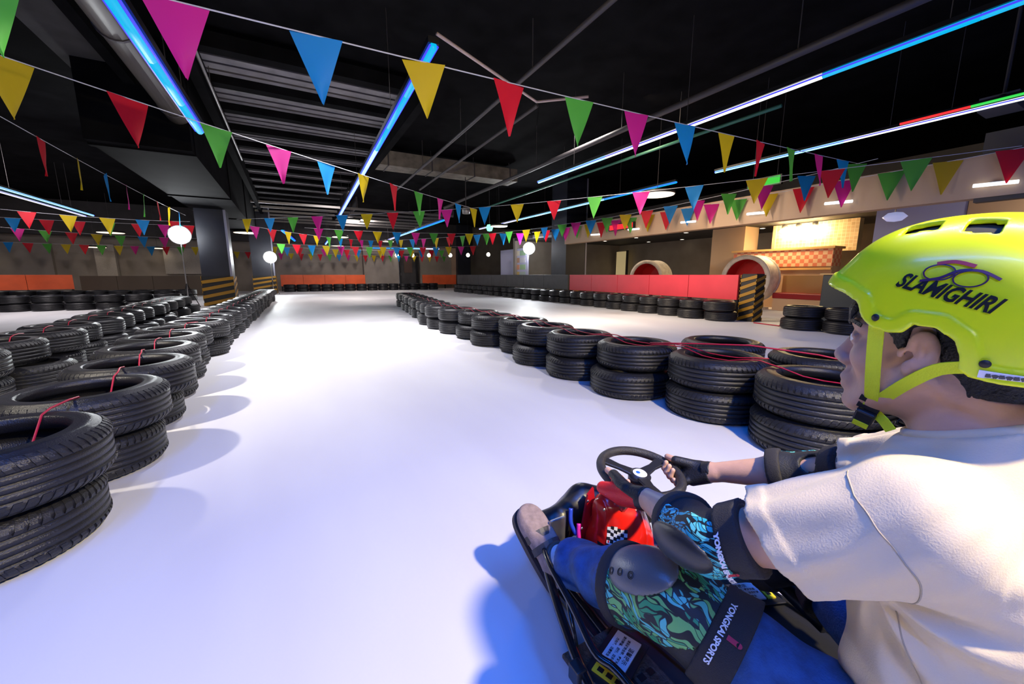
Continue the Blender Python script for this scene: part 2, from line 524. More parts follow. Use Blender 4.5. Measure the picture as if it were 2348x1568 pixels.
led_line('wide cyan blue tube running off the top left corner', -1.12, 2.2, -1.06, 8.1, 3.2, [CYAN], 0.062)
led_line('steep blue tube with white core left of centre', 1.40, 4.1, 1.80, 17.3, 3.2, [CYAN, ICE, ICE, ICE, ICE], 0.045)
led_line('long blue and white tube rising to the top right corner', 5.40, 8.42, 5.40, 0.2, 3.2, [ICE, WHITE, WHITE, CYAN, CYAN], 0.036)
led_line('white tube with coloured end near the right edge', 8.26, 5.77, 8.28, 0.0, 3.2, [ICE, WHITE, WHITE, WHITE], 0.03)
led_line('slanting blue tube above the far right lane', 8.30, 6.8, 8.22, 18.1, 3.2, [CYAN, ICE, ICE, WHITE, WHITE], 0.034)
led_line('short blue and white tube in the middle distance', 5.64, 15.9, 5.60, 26.4, 3.2, [CYAN, ICE, WHITE], 0.05)
led_line('white tube high on the left edge', -6.40, 11.0, -6.40, 21.3, 3.22, [ICE], 0.035)
led_line('second white tube beside the one on the left edge', -6.62, 11.0, -6.62, 21.3, 3.18, [WHITE], 0.03)
led_line('blue tube far on the left edge', -11.6, 20.0, -11.6, 27.5, 3.05, [CYAN, ICE], 0.06)
led_line('lower blue tube far on the left edge', -13.4, 21.0, -13.4, 27.0, 2.9, [CYAN, ICE], 0.06)
led_line('short blue tube above the far pillar', -0.2, 22.5, 0.35, 28.6, 3.1, [CYAN], 0.07)
led_line('faint blue tube over the far boards', 2.0, 24.0, 2.1, 28.6, 2.95, [ICE], 0.05)
led_line('white tube strip at back of hall', 4.6, 27.9, 9.0, 26.5, 2.75, [CYAN, ICE, WHITE], 0.05)

fl = led_line('red and green tinted tube at the right edge', 8.20, 2.75, 8.20, 0.6, 3.235, [mat('red_led', (0, 0, 0), 0.5, emit=(1.0, 0.03, 0.03), estr=1.3), mat('green_led', (0, 0, 0), 0.5, emit=(0.05, 0.8, 0.1), estr=1.0), mat('orange_led', (0, 0, 0), 0.5, emit=(1.0, 0.3, 0.05), estr=1.2)], 0.020, edge=False, drops=2)

# ------------------------------------------------------------------ pendant disc lamps and downlights
WARM = mat('warm_lamp_glass', (0.8, 0.8, 0.75), 0.4, emit=(1.0, 0.83, 0.58), estr=1.9)
WARM2 = mat('warm_downlight_glass', (0.8, 0.8, 0.75), 0.4, emit=(1.0, 0.9, 0.7), estr=7.0)


def disc_lamp(label, x, y, z, rad):
    o = empty('pendant_disc_lamp', (x, y, z), label, 'pendant lamp', 'pendant disc lamps')
    MB().lathe([(0, -0.03), (rad * 0.94, -0.03), (rad * 0.98, 0.0)], 28).build('diffuser', WARM, o, True)
    MB().lathe([(rad * 0.98, -0.02), (rad, -0.02), (rad, 0.05), (rad * 0.3, 0.09), (0, 0.09)], 28).build('shade', mat('black_lamp_shade', (0.02, 0.02, 0.02), 0.4), o, True)
    MB().tube([(0, 0, 0.09), (0, 0, ZC - z)], 0.006, 6).build('cable', PIPED, o)


disc_lamp('large warm disc lamp under the slanting right tube', 8.0, 7.1, 2.95, 0.42)
disc_lamp('warm disc lamp beyond the end of the steep tube', 2.1, 16.1, 3.0, 0.34)
disc_lamp('small warm disc lamp in line behind the steep tube lamp', 2.45, 23.3, 3.0, 0.42)
disc_lamp('warm disc lamp at the far left behind yellow pennants', -7.2, 25.6, 2.95, 0.5)
disc_lamp('warm disc lamp just left of the near flash lamp', -6.3, 28.7, 2.45, 0.42)
disc_lamp('second warm disc lamp left of the near flash lamp', -8.6, 28.2, 2.4, 0.42)
disc_lamp('warm disc lamp lowest on the far left edge', -12.8, 28.0, 2.3, 0.42)
disc_lamp('warm disc lamp over the middle of the far right lane', 7.7, 15.0, 3.0, 0.36)
disc_lamp('white disc lamp above the far flash lamp', -1.7, 22.6, 2.95, 0.5)
disc_lamp('small warm disc lamp over the far boards', 2.6, 26.6, 2.75, 0.36)
disc_lamp('warm disc lamp over the far end right of centre', 5.3, 25.0, 3.0, 0.34)


def downlight(label, x, y, z, rad=0.11):
    o = empty('downlight', (x, y, z), label, 'downlight', 'recessed downlights')
    MB().lathe([(0, -0.012), (rad * 0.8, -0.012)], 16).build('lens', WARM2, o)
    MB().lathe([(rad * 0.8, -0.02), (rad, -0.02), (rad, 0.0), (rad * 0.8, 0.0)], 16, closed=True).build('ring', PIPE, o)


for i, (x, y) in enumerate(sorted([(13.4, 14.9), (13.4, 12.9), (15.6, 14.2), (13.5, 10.45), (15.9, 12.5), (12.6, 8.0), (12.7, 7.06), (14.6, 8.2), (16.1, 9.6), (12.68, 6.5), (12.1, 4.9), (14.6, 5.97), (11.5, 5.6), (15.4, 6.8)], key=lambda p: -p[1])):
    downlight('recessed downlight in the dark lower ceiling on the right, %s from the far end' % ORD[i], x, y, 2.62)
for i, (y, z) in enumerate([(10.77, 2.37), (9.03, 2.38), (7.12, 2.38), (5.35, 2.37), (3.83, 2.37), (1.89, 2.34)]):
    o = empty('fascia_spotlight', (9.3, y, z), 'small white spotlight on the beige band on the right, %s from its far end' % ORD[i], 'spotlight', 'spotlights on the beige band')
    MB().box(-0.05, 0.0, -0.06, 0.06, -0.02, 0.03).build('bracket', PIPE, o)
    MB().tube([(-0.06, -0.22, -0.02), (-0.06, 0.22, 0.0)], 0.028, 10).build('lamp', WHITE, o, True)
for i, (x, y) in enumerate([(7.6, 28.2), (8.6, 27.6), (9.9, 26.8), (10.9, 26.0), (6.6, 28.6), (11.8, 24.6)]):
    o = empty('hanging_bulb', (x, y, 2.35), 'round warm bulb hung at the far right, %s from the left' % ORD[[1, 2, 3, 4, 0, 5][i]], 'bulb', 'hanging warm bulbs at the far end')
    MB().lathe([(0, -0.13), (0.09, -0.1), (0.13, 0), (0.09, 0.1), (0.03, 0.14), (0, 0.14)], 14).build('globe', WARM2, o, True)
    MB().tube([(0, 0, 0.14), (0, 0, ZC - 2.35)], 0.006, 5).build('cable', PIPED, o)


# ------------------------------------------------------------------ flash lamps on stands
FLASH = mat('flash_tube_glow', (1, 1, 1), 0.4, emit=(0.93, 0.97, 1.0), estr=220.0)


def flash_stand(label, x, y, z, rad):
    o = empty('studio_flash_lamp', (x, y, 0), label, 'flash lamp', 'studio flash lamps on stands')
    aim = Vector((-x, -y, 0)).normalized()
    for k in range(3):
        a = k * 2 * PI / 3 + 0.4
        MB().tube([(0, 0, 0.75), (0.27 * math.cos(a), 0.27 * math.sin(a), 0.01)], 0.012, 6).build('leg', BLACKM, o)
    MB().tube([(0, 0, 0.3), (0, 0, z - 0.12)], [0.018, 0.012], 8).build('pole', PIPE, o)
    q = aim.to_track_quat('Z', 'Y').to_matrix().to_4x4()
    M = Matrix.Translation((0, 0, z)) @ q
    MB().lathe([(0, -0.36), (0.07, -0.36), (0.075, -0.05), (0.05, -0.05)], 16, M).build('head', BLACKM, o, True)
    MB().lathe([(0.06, -0.06), (rad, 0.1), (rad + 0.008, 0.1), (0.068, -0.07)], 28, M, True).build('reflector', PIPE, o, True)
    MB().lathe([(0, 0.10), (rad * 0.6, 0.085), (rad * 0.97, 0.075)], 28, M).build('glow_disc', FLASH, o, True)  # disc and dish are widened to take in the lamp's glare
    MB().box(-0.03, 0.03, -0.03, 0.03, z - 0.14, z - 0.05).build('bracket', BLACKM, o)


flash_stand('blazing flash lamp on a stand left of the broad navy pillar', -2.80, 15.3, 2.16, 0.27)
flash_stand('blazing flash lamp on a stand in front of the far pillar', -0.86, 23.6, 1.87, 0.30)
flash_stand('blazing flash lamp on a stand over the right tyre row', 9.50, 15.55, 2.17, 0.28)

# ------------------------------------------------------------------ tyres
RT, WT = 0.33, 0.215
GAP = WT + 0.003


def tyre_profile():
    # half section: inner bead, sidewall bulge, shoulder, tread band with grooves
    h = WT / 2
    p = [(0.218, -h * 0.82), (0.222, -h * 0.94), (0.230, -h * 0.985), (0.240, -h * 0.97), (0.252, -h * 1.0), (0.272, -h * 0.995), (0.284, -h * 0.975), (0.286, -h * 0.95),
         (0.300, -h * 0.90), (0.315, -h * 0.80), (0.324, -h * 0.70)]
    gr = []
    for c in (-0.42, -0.14, 0.14, 0.42):
        gr += [(RT, h * (c - 0.045)), (RT - 0.008, h * (c - 0.035)), (RT - 0.008, h * (c + 0.035)), (RT, h * (c + 0.045))]
    top = [(a, -b) for a, b in p[::-1]]
    inner = [(0.214, h * 0.74), (0.232, h * 0.45), (0.285, h * 0.35), (0.292, 0.0), (0.285, -h * 0.35), (0.232, -h * 0.45), (0.214, -h * 0.74)]
    return p + gr + top + inner


def tyre_mesh(n, name):
    mb = MB().lathe(tyre_profile(), n, closed=True)
    me = mb.mesh(name, RUBBER, True)
    return me


def tread_mesh(n, name):
    # shoulder lugs on both edges of the tread
    mb = MB()
    h = WT / 2
    for k in range(n):
        a0 = 2 * PI * k / n
        a1 = a0 + 2 * PI / n * 0.62
        for s in (-1, 1):
            prof = [(0.3085, s * h * 0.875), (0.322, s * h * 0.76), (RT + 0.003, s * h * 0.6), (RT + 0.003, s * h * 0.49)]
            vs = []
            for a, sk in ((a0, 0), (a1, 0)):
                for i, (rr, z) in enumerate(prof):
                    aa = a + (0.05 * i / 3)
                    vs.append((rr * math.cos(aa), rr * math.sin(aa), z))
            for a in (a0, a1):
                for i, (rr, z) in enumerate(prof):
                    aa = a + (0.05 * i / 3)
                    vs.append(((rr - 0.012) * math.cos(aa), (rr - 0.012) * math.sin(aa), z - s * 0.004))
            fs = [(i, i + 1, i + 5, i + 4) for i in range(3)]
            fs += [(8 + i, 8 + i + 4, 8 + i + 5, 8 + i + 1) for i in range(3)]
            fs += [(i, 8 + i, 8 + i + 1, i + 1) for i in range(3)] + [(4 + i, 4 + i + 1, 12 + i + 1, 12 + i) for i in range(3)]
            fs += [(0, 4, 12, 8), (3, 11, 15, 7)]
            mb.add(vs, fs)
    return mb.mesh(name, TREAD, False)


TYRE_NEAR = tyre_mesh(96, 'tyre')
TYRE_FAR = tyre_mesh(36, 'tyre_far')
TREAD_NEAR = tread_mesh(64, 'tread')
NT = [0]


def tyre(x, y, layer, label, group, near, sc=1.0):
    z = WT / 2 + layer * GAP
    NT[0] += 1
    o = link('tyre', TYRE_NEAR if near else TYRE_FAR)
    o.location = (x, y, z)
    o.rotation_euler = (PI * (NT[0] % 2), 0, random.random() * 6.28)
    o.scale = (sc, sc, 1)
    tag(o, label, 'tyre', group)
    if near:
        tag(link('tread', TREAD_NEAR, o), kind='stuff')
    return o


def rope(name, label, pts, rad=0.006, m=None):
    p0 = Vector(pts[0])
    o = MB().tube([Vector(p) - p0 for p in pts], rad, 6).build(name, m, None, True, p0)
    tag(o, label, 'tie rope')
    return o


REDROPE = mat('red_tie_tape', (0.42, 0.012, 0.045), 0.4)
TOPZ = 2 * GAP


def tyre_row(pts, where, group, near_n, jit=0.025, layers=2, lower_shift=0.05, lower_off=0.0):
    for i, (x, y) in enumerate(pts):
        q, p = pts[min(i + 1, len(pts) - 1)], pts[max(i - 1, 0)]
        dx, dy = q[0] - p[0], q[1] - p[1]
        l = math.hypot(dx, dy) or 1
        for L in range(layers):
            j = random.uniform(-jit, jit) + (0 if L else lower_off + lower_shift * random.uniform(-1, 1))
            lay = 'upper' if L == layers - 1 else 'lower'
            tyre(x + j * dy / l, y - j * dx / l, L, '%s black tyre, %s stack from near end of the %s' % (lay, ORD[i], where), group, i < near_n)


# left row beside the track
def line_pts(p0, p1, step):
    a, b = Vector(p0), Vector(p1)
    n = int((b - a).length / step)
    return [tuple(a + (b - a).normalized() * step * i) for i in range(n + 1)]


S = 2 * RT + 0.012
left = [(-1.00, 2.06), (-0.96, 2.76), (-1.00, 3.48), (-1.07, 4.18), (-1.12, 4.86), (-1.16, 5.54), (-1.07, 6.22)] + [(-1.10 + 0.012 * i, 6.92 + 0.70 * i) for i in range(17)]
tyre_row(left, 'left row', 'tyres of the left row', 9, 0.02, lower_shift=0.02, lower_off=-0.04)
second = [(-2.22 - 0.035 * i, 3.1 + 0.69 * i) for i in range(16)]
tyre_row(second, 'second row on the left', 'tyres of the second left row', 6, 0.05, lower_shift=0.08, lower_off=0.08)
mid = [(2.74, 0.36), (2.62, 1.04), (2.64, 1.72), (2.555, 2.42), (2.49, 3.10), (2.51, 3.78), (2.62, 4.46), (2.56, 5.14), (2.58, 5.82), (2.50, 6.50), (2.49, 7.18)] + [(2.50 + 0.085 * i, 7.18 + 0.69 * i) for i in range(1, 9)]
tyre_row(mid, 'middle row', 'tyres of the middle row', 9, 0.03, lower_shift=0.04)
tyre_row([(3.42, 0.62), (3.36, 1.36), (3.30, 2.10)], 'pile behind the middle row', 'tyres behind the middle row', 3, 0.02)
right = [(8.25 + 0.045 * i, 5.4 + S * i) for i in range(11)] + [(8.72, 5.4 + S * i) for i in range(11, 26)]
tyre_row(right, 'right row', 'tyres of the right row', 0, 0.03)
near_right = [(8.30, 3.75 - S * i) for i in range(5)]
tyre_row(near_right, 'row beyond the helmet', 'tyres beyond the helmet', 0, 0.03)
far = [(8.6 - S * i, 26.9 + 0.015 * i) for i in range(14)]
tyre_row(far, 'row below the end wall', 'tyres below the end wall', 0, 0.03)
lfar = [(-3.4 - S * i, 15.9 + 0.06 * i) for i in range(16)]
tyre_row(lfar, 'row across the left lane', 'tyres across the left lane', 0, 0.04)
lfar2 = [(-3.7 - S * i, 20.0 + 0.12 * i) for i in range(10)]
tyre_row(lfar2, 'deeper row across left lane', 'tyres further across the left lane', 0, 0.04)


def row_rope(pts, name, label, z=TOPZ, off=0.0, dip=0.12):
    out = []
    for i, (x, y) in enumerate(pts):
        dx, dy = (pts[min(i + 1, len(pts) - 1)][0] - pts[max(i - 1, 0)][0]), (pts[min(i + 1, len(pts) - 1)][1] - pts[max(i - 1, 0)][1])
        l = math.hypot(dx, dy) or 1
        dx, dy = dx / l, dy / l
        ox = off + random.uniform(-0.02, 0.02)
        out += [(x - dx * 0.30 + ox, y - dy * 0.30, z + 0.008), (x - dx * 0.215 + ox, y - dy * 0.215, z - 0.002), (x - dx * 0.10 + ox, y - dy * 0.10, z - dip), (x + ox, y, z - dip * 1.15), (x + dx * 0.10 + ox, y + dy * 0.10, z - dip),
                (x + dx * 0.215 + ox, y + dy * 0.215, z - 0.002), (x + dx * 0.28 + ox, y + dy * 0.28, z + 0.008)]
    return rope(name, label, out, 0.0045, REDROPE)


row_rope(left[:20], 'tie_rope', 'red tape tying the left tyre row together', off=0.03)
row_rope(second[:14], 'tie_rope', 'red tape tying the second left tyre row')
row_rope(mid, 'tie_rope', 'red tape tying the middle tyre row together', dip=0.03)
row_rope(mid[2:14], 'tie_rope', 'second red tape strand over the middle tyre row', off=0.10, dip=0.02)
rope('tie_rope', 'loose red tape looped over the nearest middle tyres', [(2.5, 2.2, TOPZ + 0.02), (2.62, 1.9, TOPZ + 0.05), (2.75, 1.55, TOPZ + 0.08), (2.9, 1.2, TOPZ + 0.06), (3.0, 0.8, TOPZ + 0.01)], 0.006, REDROPE)
rope('floor_tape', 'red tape lying on the floor beside the hazard post', [(8.4, 4.7, 0.01), (8.35, 4.4, 0.01), (8.3, 4.15, 0.012), (8.32, 4.0, 0.2)], 0.012, REDROPE)
o = MB().box(-0.11, 0.11, -0.09, 0.09, 0, 0.004).build('paper_note', mat('white_paper', (0.8, 0.8, 0.85), 0.6), None, False, (-1.66, 3.72, TOPZ - 0.2))
tag(o, 'small white paper lying between the two left tyre rows', 'paper')
o.location = (-1.68, 3.55, 0.001)

# ------------------------------------------------------------------ bunting
FL = {'r': mat('red_pennant', (0.75, 0.01, 0.03), 0.6, trans=0.45), 'g': mat('green_pennant', (0.10, 0.48, 0.06), 0.6, trans=0.45),
      'm': mat('magenta_pennant', (0.72, 0.02, 0.32), 0.6, trans=0.45), 'b': mat('blue_pennant', (0.01, 0.27, 0.72), 0.6, trans=0.45),
      'y': mat('yellow_pennant', (0.72, 0.52, 0.01), 0.6, trans=0.45)}
CORD = mat('pale_bunting_cord', (0.55, 0.55, 0.6), 0.5)


def flag_mesh(key, wd, ht, curl):
    n, m = 5, 5
    vs, fs = [], []
    for j in range(m + 1):
        t = j / m
        half = wd / 2 * (1 - t) + 0.004
        for i in range(n + 1):
            u = -1 + 2 * i / n
            vs.append((u * half, curl * math.sin(t * 2.2 + u * 1.4) * (0.3 + t), -t * ht))
    for j in range(m):
        for i in range(n):
            a = j * (n + 1) + i
            fs.append((a, a + 1, a + n + 2, a + n + 1))
    # hem folded over the cord
    mb = MB().add(vs, fs)
    return mb.mesh('flag', FL[key], True)


FMESH = {(k, c): flag_mesh(k, 0.35, 0.47, cu) for k in FL for c, cu in enumerate((0.012, -0.016, 0.022))}


def bunting(label, p0, p1, seq, spacing, start=0.1, sag=0.08, cord=0.005, sc=1.0, turn=0.0):
    p0, p1 = Vector(p0), Vector(p1)
    d = p1 - p0
    L = d.length
    o = empty('bunting', p0, label, 'bunting', 'pennant strings')
    n = 14
    MB().tube([d * (i / n) + Vector((0, 0, -4 * sag * (i / n) * (1 - i / n))) for i in range(n + 1)], cord, 6).build('cord', CORD, o)
    s, k = start, 0
    ang = math.atan2(d.y, d.x)
    while s < L - 0.1:
        t = s / L
        f = link('flag', FMESH[(seq[k % len(seq)], random.randrange(3))], o)
        f.location = d * t + Vector((0, 0, -4 * sag * t * (1 - t)))
        f.rotation_euler = (random.uniform(-0.12, 0.12), math.atan2(-d.z, math.hypot(d.x, d.y)), ang + turn + random.uniform(-0.25, 0.25))
        f.scale = (sc, sc, sc * random.uniform(0.95, 1.05))
        s += spacing * random.uniform(0.97, 1.03)
        k += 1
    return o


bunting('nearest string of big pennants across the top of the track', (-1.55, 3.55, 2.72), (9.2, 3.55, 2.98), 'gmbyr', 0.82, 0.20, 0.03)
bunting('slanting string of pennants from the left edge to mid hall', (-2.6, 4.75, 2.82), (4.6, 10.35, 2.78), 'yrgmb', 0.825, 0.82, 0.05)
bunting('string of pennants from mid hall to the right tube', (4.6, 10.35, 2.82), (9.2, 1.7, 2.80), 'byrgm', 1.06, 0.3, 0.06)
bunting('edge-on string of pennants running along the left lane', (-2.8, 6.3, 2.82), (-2.72, 16.0, 2.82), 'grybmgrybmgr', 1.02, 0.7, 0.05, turn=0.35)
bunting('string of pennants from the broad pillar to mid hall', (-1.4, 15.9, 2.78), (4.6, 10.35, 2.82), 'ybgmbyrgm', 0.86, 0.4, 0.03)
bunting('far string of pennants rising behind the broad pillar', (-1.35, 17.7, 2.8), (4.1, 22.5, 2.8), 'mryrygbrmbg', 0.72, 0.4, 0.10)
bunting('far string of pennants over the right lane', (4.1, 22.5, 2.8), (8.8, 12.7, 2.8), 'rgybmyrgb', 0.85, 0.4, 0.10)
bunting('string of pennants across mid hall beneath the steep tube', (0.6, 17.7, 2.8), (9.3, 15.1, 2.8), 'mgrybmgrygb', 0.74, 0.5, 0.10)
bunting('low row of small pennants before the end wall', (-1.0, 26.0, 2.55), (9.0, 24.4, 2.55), 'ybrgmyrbgymr', 0.62, 0.3, 0.10)
bunting('second low row of pennants before the end wall', (-0.6, 22.0, 2.45), (9.1, 20.0, 2.55), 'grbymrgyb', 0.66, 0.3, 0.12)
bunting('faint row of pennants along the end wall', (-3.0, 28.5, 2.35), (10.5, 28.5, 2.35), 'yrgbmyr', 0.55, 0.3, 0.05, sc=0.9)
bunting('string of pennants across the left lane before the pillar', (-7.4, 16.3, 2.8), (-2.9, 17.6, 2.8), 'gryybr', 0.80, 0.3, 0.08)
bunting('string of pennants deeper across the left lane', (-10.0, 22.5, 2.8), (-2.9, 24.5, 2.75), 'bmgrygbmr', 0.70, 0.3, 0.1)
bunting('deepest string of pennants on the far left', (-14.0, 27.2, 2.55), (-3.0, 27.8, 2.55), 'rgymbrgy', 0.62, 0.3, 0.1)
bunting('red pennants on the far left beneath the white tubes', (-12.5, 19.0, 2.95), (-3.2, 20.0, 2.9), 'rrgrmrb', 0.75, 0.2, 0.1)
bunting('string of pennants along the top of the beige band', (9.2, 14.8, 2.80), (9.18, 1.2, 2.78), 'yrbmgyrmg', 0.66, 0.4, 0.08, turn=0.5)
bunting('string of pennants under the slanting right tube', (8.95, 12.8, 2.86), (8.9, 3.2, 2.95), 'gmbgyrbm', 0.80, 0.5, 0.12, turn=0.8)

# ------------------------------------------------------------------ play area behind the red boards
DRUMW = mat('white_drum_shell', (0.80, 0.72, 0.62), 0.5, noise=0.15, nscale=8)
DRUMR = mat('red_drum_lining', (0.55, 0.01, 0.015), 0.5)


def drum(label, x, y, z, rad, depth, yaw):
    o = empty('tunnel_drum', (x, y, 0), label, 'play tunnel', 'round tunnels behind the boards', rz=yaw)
    M = Matrix.Translation((0, 0, z)) @ Matrix.Rotation(-PI / 2, 4, 'Y')
    MB().lathe([(rad * 0.90, -depth / 2), (rad, -depth / 2), (rad * 1.03, -depth * 0.3), (rad * 1.03, depth * 0.3), (rad, depth / 2), (rad * 0.9, depth / 2)], 40, M).build('shell', DRUMW, o, True)
    MB().lathe([(rad * 0.88, -depth / 2 + 0.02), (rad * 0.88, depth / 2 - 0.02)], 40, M).build('lining', DRUMR, o, True)
    for s in (-1, 1):
        MB().lathe([(rad * 0.86, s * depth / 2 - 0.03), (rad * 1.05, s * depth / 2 - 0.03), (rad * 1.05, s * depth / 2 + 0.03), (rad * 0.86, s * depth / 2 + 0.03)], 40, M, True).build('rim', DRUMW, o, True)
    MB().lathe([(0, -depth / 2 + 0.05), (rad * 0.87, -depth / 2 + 0.05)], 40, M).build('back_panel', DRUMR, o)
    MB().box(-depth / 2, depth / 2, -rad * 0.7, rad * 0.7, 0.0, 0.06).build('base_plate', DRUMW, o)
    for s in (-1, 1):
        MB().box(-depth * 0.4, depth * 0.4, s * rad * 0.45 - 0.04, s * rad * 0.45 + 0.04, 0.05, max(0.1, z - rad * 0.85)).build('foot', DRUMW, o)


drum('larger white round tunnel with red lining beside the hazard post', 11.9, 6.9, 0.88, 0.66, 0.6, math.radians(4))
drum('smaller white round tunnel with red lining behind red boards', 12.2, 10.9, 0.86, 0.66, 0.7, math.radians(12))

MOS = mat('cream_mosaic', (0.7, 0.5, 0.26), 0.4)
nt = MOS.node_tree
ck = nt.nodes.new('ShaderNodeTexBrick')
ck.offset = 0
ck.inputs['Color1'].default_value = (0.78, 0.55, 0.28, 1)
ck.inputs['Color2'].default_value = (0.55, 0.36, 0.17, 1)
ck.inputs['Mortar'].default_value = (0.85, 0.7, 0.45, 1)
ck.inputs['Scale'].default_value = 1.0
ck.inputs['Brick Width'].default_value = 0.1
ck.inputs['Row Height'].default_value = 0.1
ck.inputs['Mortar Size'].default_value = 0.006
tcn = nt.nodes.new('ShaderNodeTexCoord')
mpn = nt.nodes.new('ShaderNodeMapping')
mpn.inputs['Rotation'].default_value = (0, math.radians(90), math.radians(90))
nt.links.new(tcn.outputs['Object'], mpn.inputs[0])
nt.links.new(mpn.outputs[0], ck.inputs['Vector'])
nt.links.new(ck.outputs[0], nt.nodes['Principled BSDF'].inputs['Base Color'])
MOSR = mat('red_cream_mosaic', (0.75, 0.35, 0.2), 0.4)
nt = MOSR.node_tree
ck = nt.nodes.new('ShaderNodeTexChecker')
ck.inputs['Color1'].default_value = (0.85, 0.55, 0.33, 1)
ck.inputs['Color2'].default_value = (0.75, 0.22, 0.12, 1)
ck.inputs['Scale'].default_value = 9
tcn = nt.nodes.new('ShaderNodeTexCoord')
nt.links.new(tcn.outputs['Object'], ck.inputs['Vector'])
nt.links.new(ck.outputs[0], nt.nodes['Principled BSDF'].inputs['Base Color'])

o = empty('mosaic_wall', (14.2, 6.6, 0), 'tall cream mosaic wall lit by warm lamps on the right', 'wall')
MB().box(0, 0.25, -1.3, 0.9, 1.7, 2.6).build('mosaic_face', MOS, o)
MB().box(-0.05, 0.28, 0.9, 1.0, 0, 2.6).build('end_post', BEIGE, o)
o = empty('service_counter', (13.0, 6.7, 0), 'counter faced in red and cream mosaic behind the large tunnel', 'counter')
MB().box(0, 0.5, -1.35, 1.45, 1.24, 1.72).build('mosaic_front', MOSR, o)
MB().box(-0.06, 0.56, -1.4, 1.5, 1.72, 1.78).build('counter_top', mat('warm_wood_top', (0.75, 0.45, 0.16), 0.4), o)
MB().box(0.05, 0.5, -1.35, 1.45, 0, 1.24).build('counter_base', BEIGE, o)
MB().box(-0.02, 0.05, -1.35, 1.45, 1.14, 1.2).build('ledge', mat('warm_wood_top', (0.7, 0.4, 0.15)), o)
o = empty('low_bench', (12.0, 5.35, 0), 'low bench with dark red seat right of the large tunnel', 'bench')
MB().box(0, 0.5, -0.9, 0.9, 0.0, 0.34).build('bench_base', BEIGE, o)
bevel(MB().box(-0.03, 0.53, -0.92, 0.92, 0.34, 0.5).build('seat_cushion', mat('dark_red_vinyl', (0.3, 0.01, 0.015), 0.4), o), 0.03, 3)
MB().box(0.45, 0.55, -0.92, 0.92, 0.5, 0.98).build('bench_back', mat('warm_tan_panel', (0.5, 0.3, 0.1), 0.5), o)
o = empty('dark_counter', (9.9, 2.8, 0), 'dark counter block beyond the short tyre row behind the helmet', 'counter')
bevel(MB().box(0, 0.6, -1.9, 1.4, 0, 1.0).build('counter_body', mat('dark_teal_panel', (0.02, 0.035, 0.05), 0.4), o), 0.01)
MB().box(-0.04, 0.64, -1.94, 1.44, 1.0, 1.03).build('counter_top', mat('warm_wood_edge', (0.6, 0.38, 0.14), 0.4), o)
for i, y in enumerate((7.15, 6.75, 6.3)):
    o = empty('wall_washer_lamp', (13.95, y, 2.5), 'bright warm lamp washing the mosaic wall, %s from the left' % ORD[i], 'lamp', 'lamps washing the mosaic wall')
    MB().lathe([(0.03, 0.1), (0.07, 0.08), (0.09, -0.06), (0.08, -0.06)], 16).build('shade', PIPE, o, True)
    MB().lathe([(0, -0.20), (0.09, -0.17), (0.13, -0.11), (0.09, -0.06), (0, -0.05)], 16).build('bulb', mat('hot_bulb', (1, 1, 1), 0.5, emit=(1.0, 0.78, 0.4), estr=120), o, True)
area('near_recess_fill', (11.2, 1.2, 2.55), (12.5, 1.2, 1.4), 0.8, 30, (1.0, 0.82, 0.6))  # added fill that brightens the near recess wall, no fitting
area('counter_glow', (12.4, 6.6, 2.55), (13.2, 6.6, 1.0), 0.8, 60, (1.0, 0.7, 0.36))
area('recess_glow', (12.5, 11.5, 2.55), (12.8, 11.5, 0), 2.0, 45, (1.0, 0.78, 0.55), size_y=3.0)
area('fascia_fill', (6.6, 6.5, 4.4), (9.3, 6.5, 2.4), 0.2, 150, (1.0, 0.76, 0.52), size_y=9.0, spread=120)  # added fill strip to lift the beige band, no fitting of the hall
o = empty('lit_panel', (15.9, 16.3, 0), 'tall narrow cream panel on the far recess wall', 'panel')
MB().box(-0.05, 0.05, -0.35, 0.35, 0.0, 2.25).build('panel_face', mat('cream_lit_panel', (0.8, 0.68, 0.4), 0.5, emit=(0.8, 0.62, 0.3), estr=0.35), o)  # faint emission imitates warm light falling on the panel
MB().box(-0.03, 0.08, -0.42, -0.35, 0.0, 2.3).build('panel_frame', WALLD, o)
MB().box(-0.03, 0.08, 0.35, 0.42, 0.0, 2.3).build('panel_frame', WALLD, o)
# white menu board behind the right flash lamp
o = empty('notice_board', (9.75, 17.4, 0), 'white notice board with pictures behind the right flash lamp', 'notice board')
MB().box(-0.04, 0.04, -1.35, 1.35, 0.8, 2.25).build('board', mat('notice_white', (0.55, 0.55, 0.75), 0.5), o)
cols = [(0.5, 0.6, 0.55), (0.75, 0.55, 0.2), (0.4, 0.6, 0.35), (0.75, 0.35, 0.2), (0.7, 0.7, 0.75), (0.5, 0.3, 0.2), (0.3, 0.5, 0.3), (0.8, 0.75, 0.6)]
for i in range(8):
    MB().box(-0.055, -0.042, -1.2 + 0.56 * (i % 2), -0.7 + 0.56 * (i % 2), 0.92 + 0.33 * (i // 2), 1.15 + 0.33 * (i // 2)).build('picture', mat('notice_picture_%d' % i, cols[i], 0.5), o)
for sy in (-1.2, 1.2):
    MB().box(0.04, 0.1, sy - 0.04, sy + 0.04, 0, 2.25).build('post', BLACKM, o)
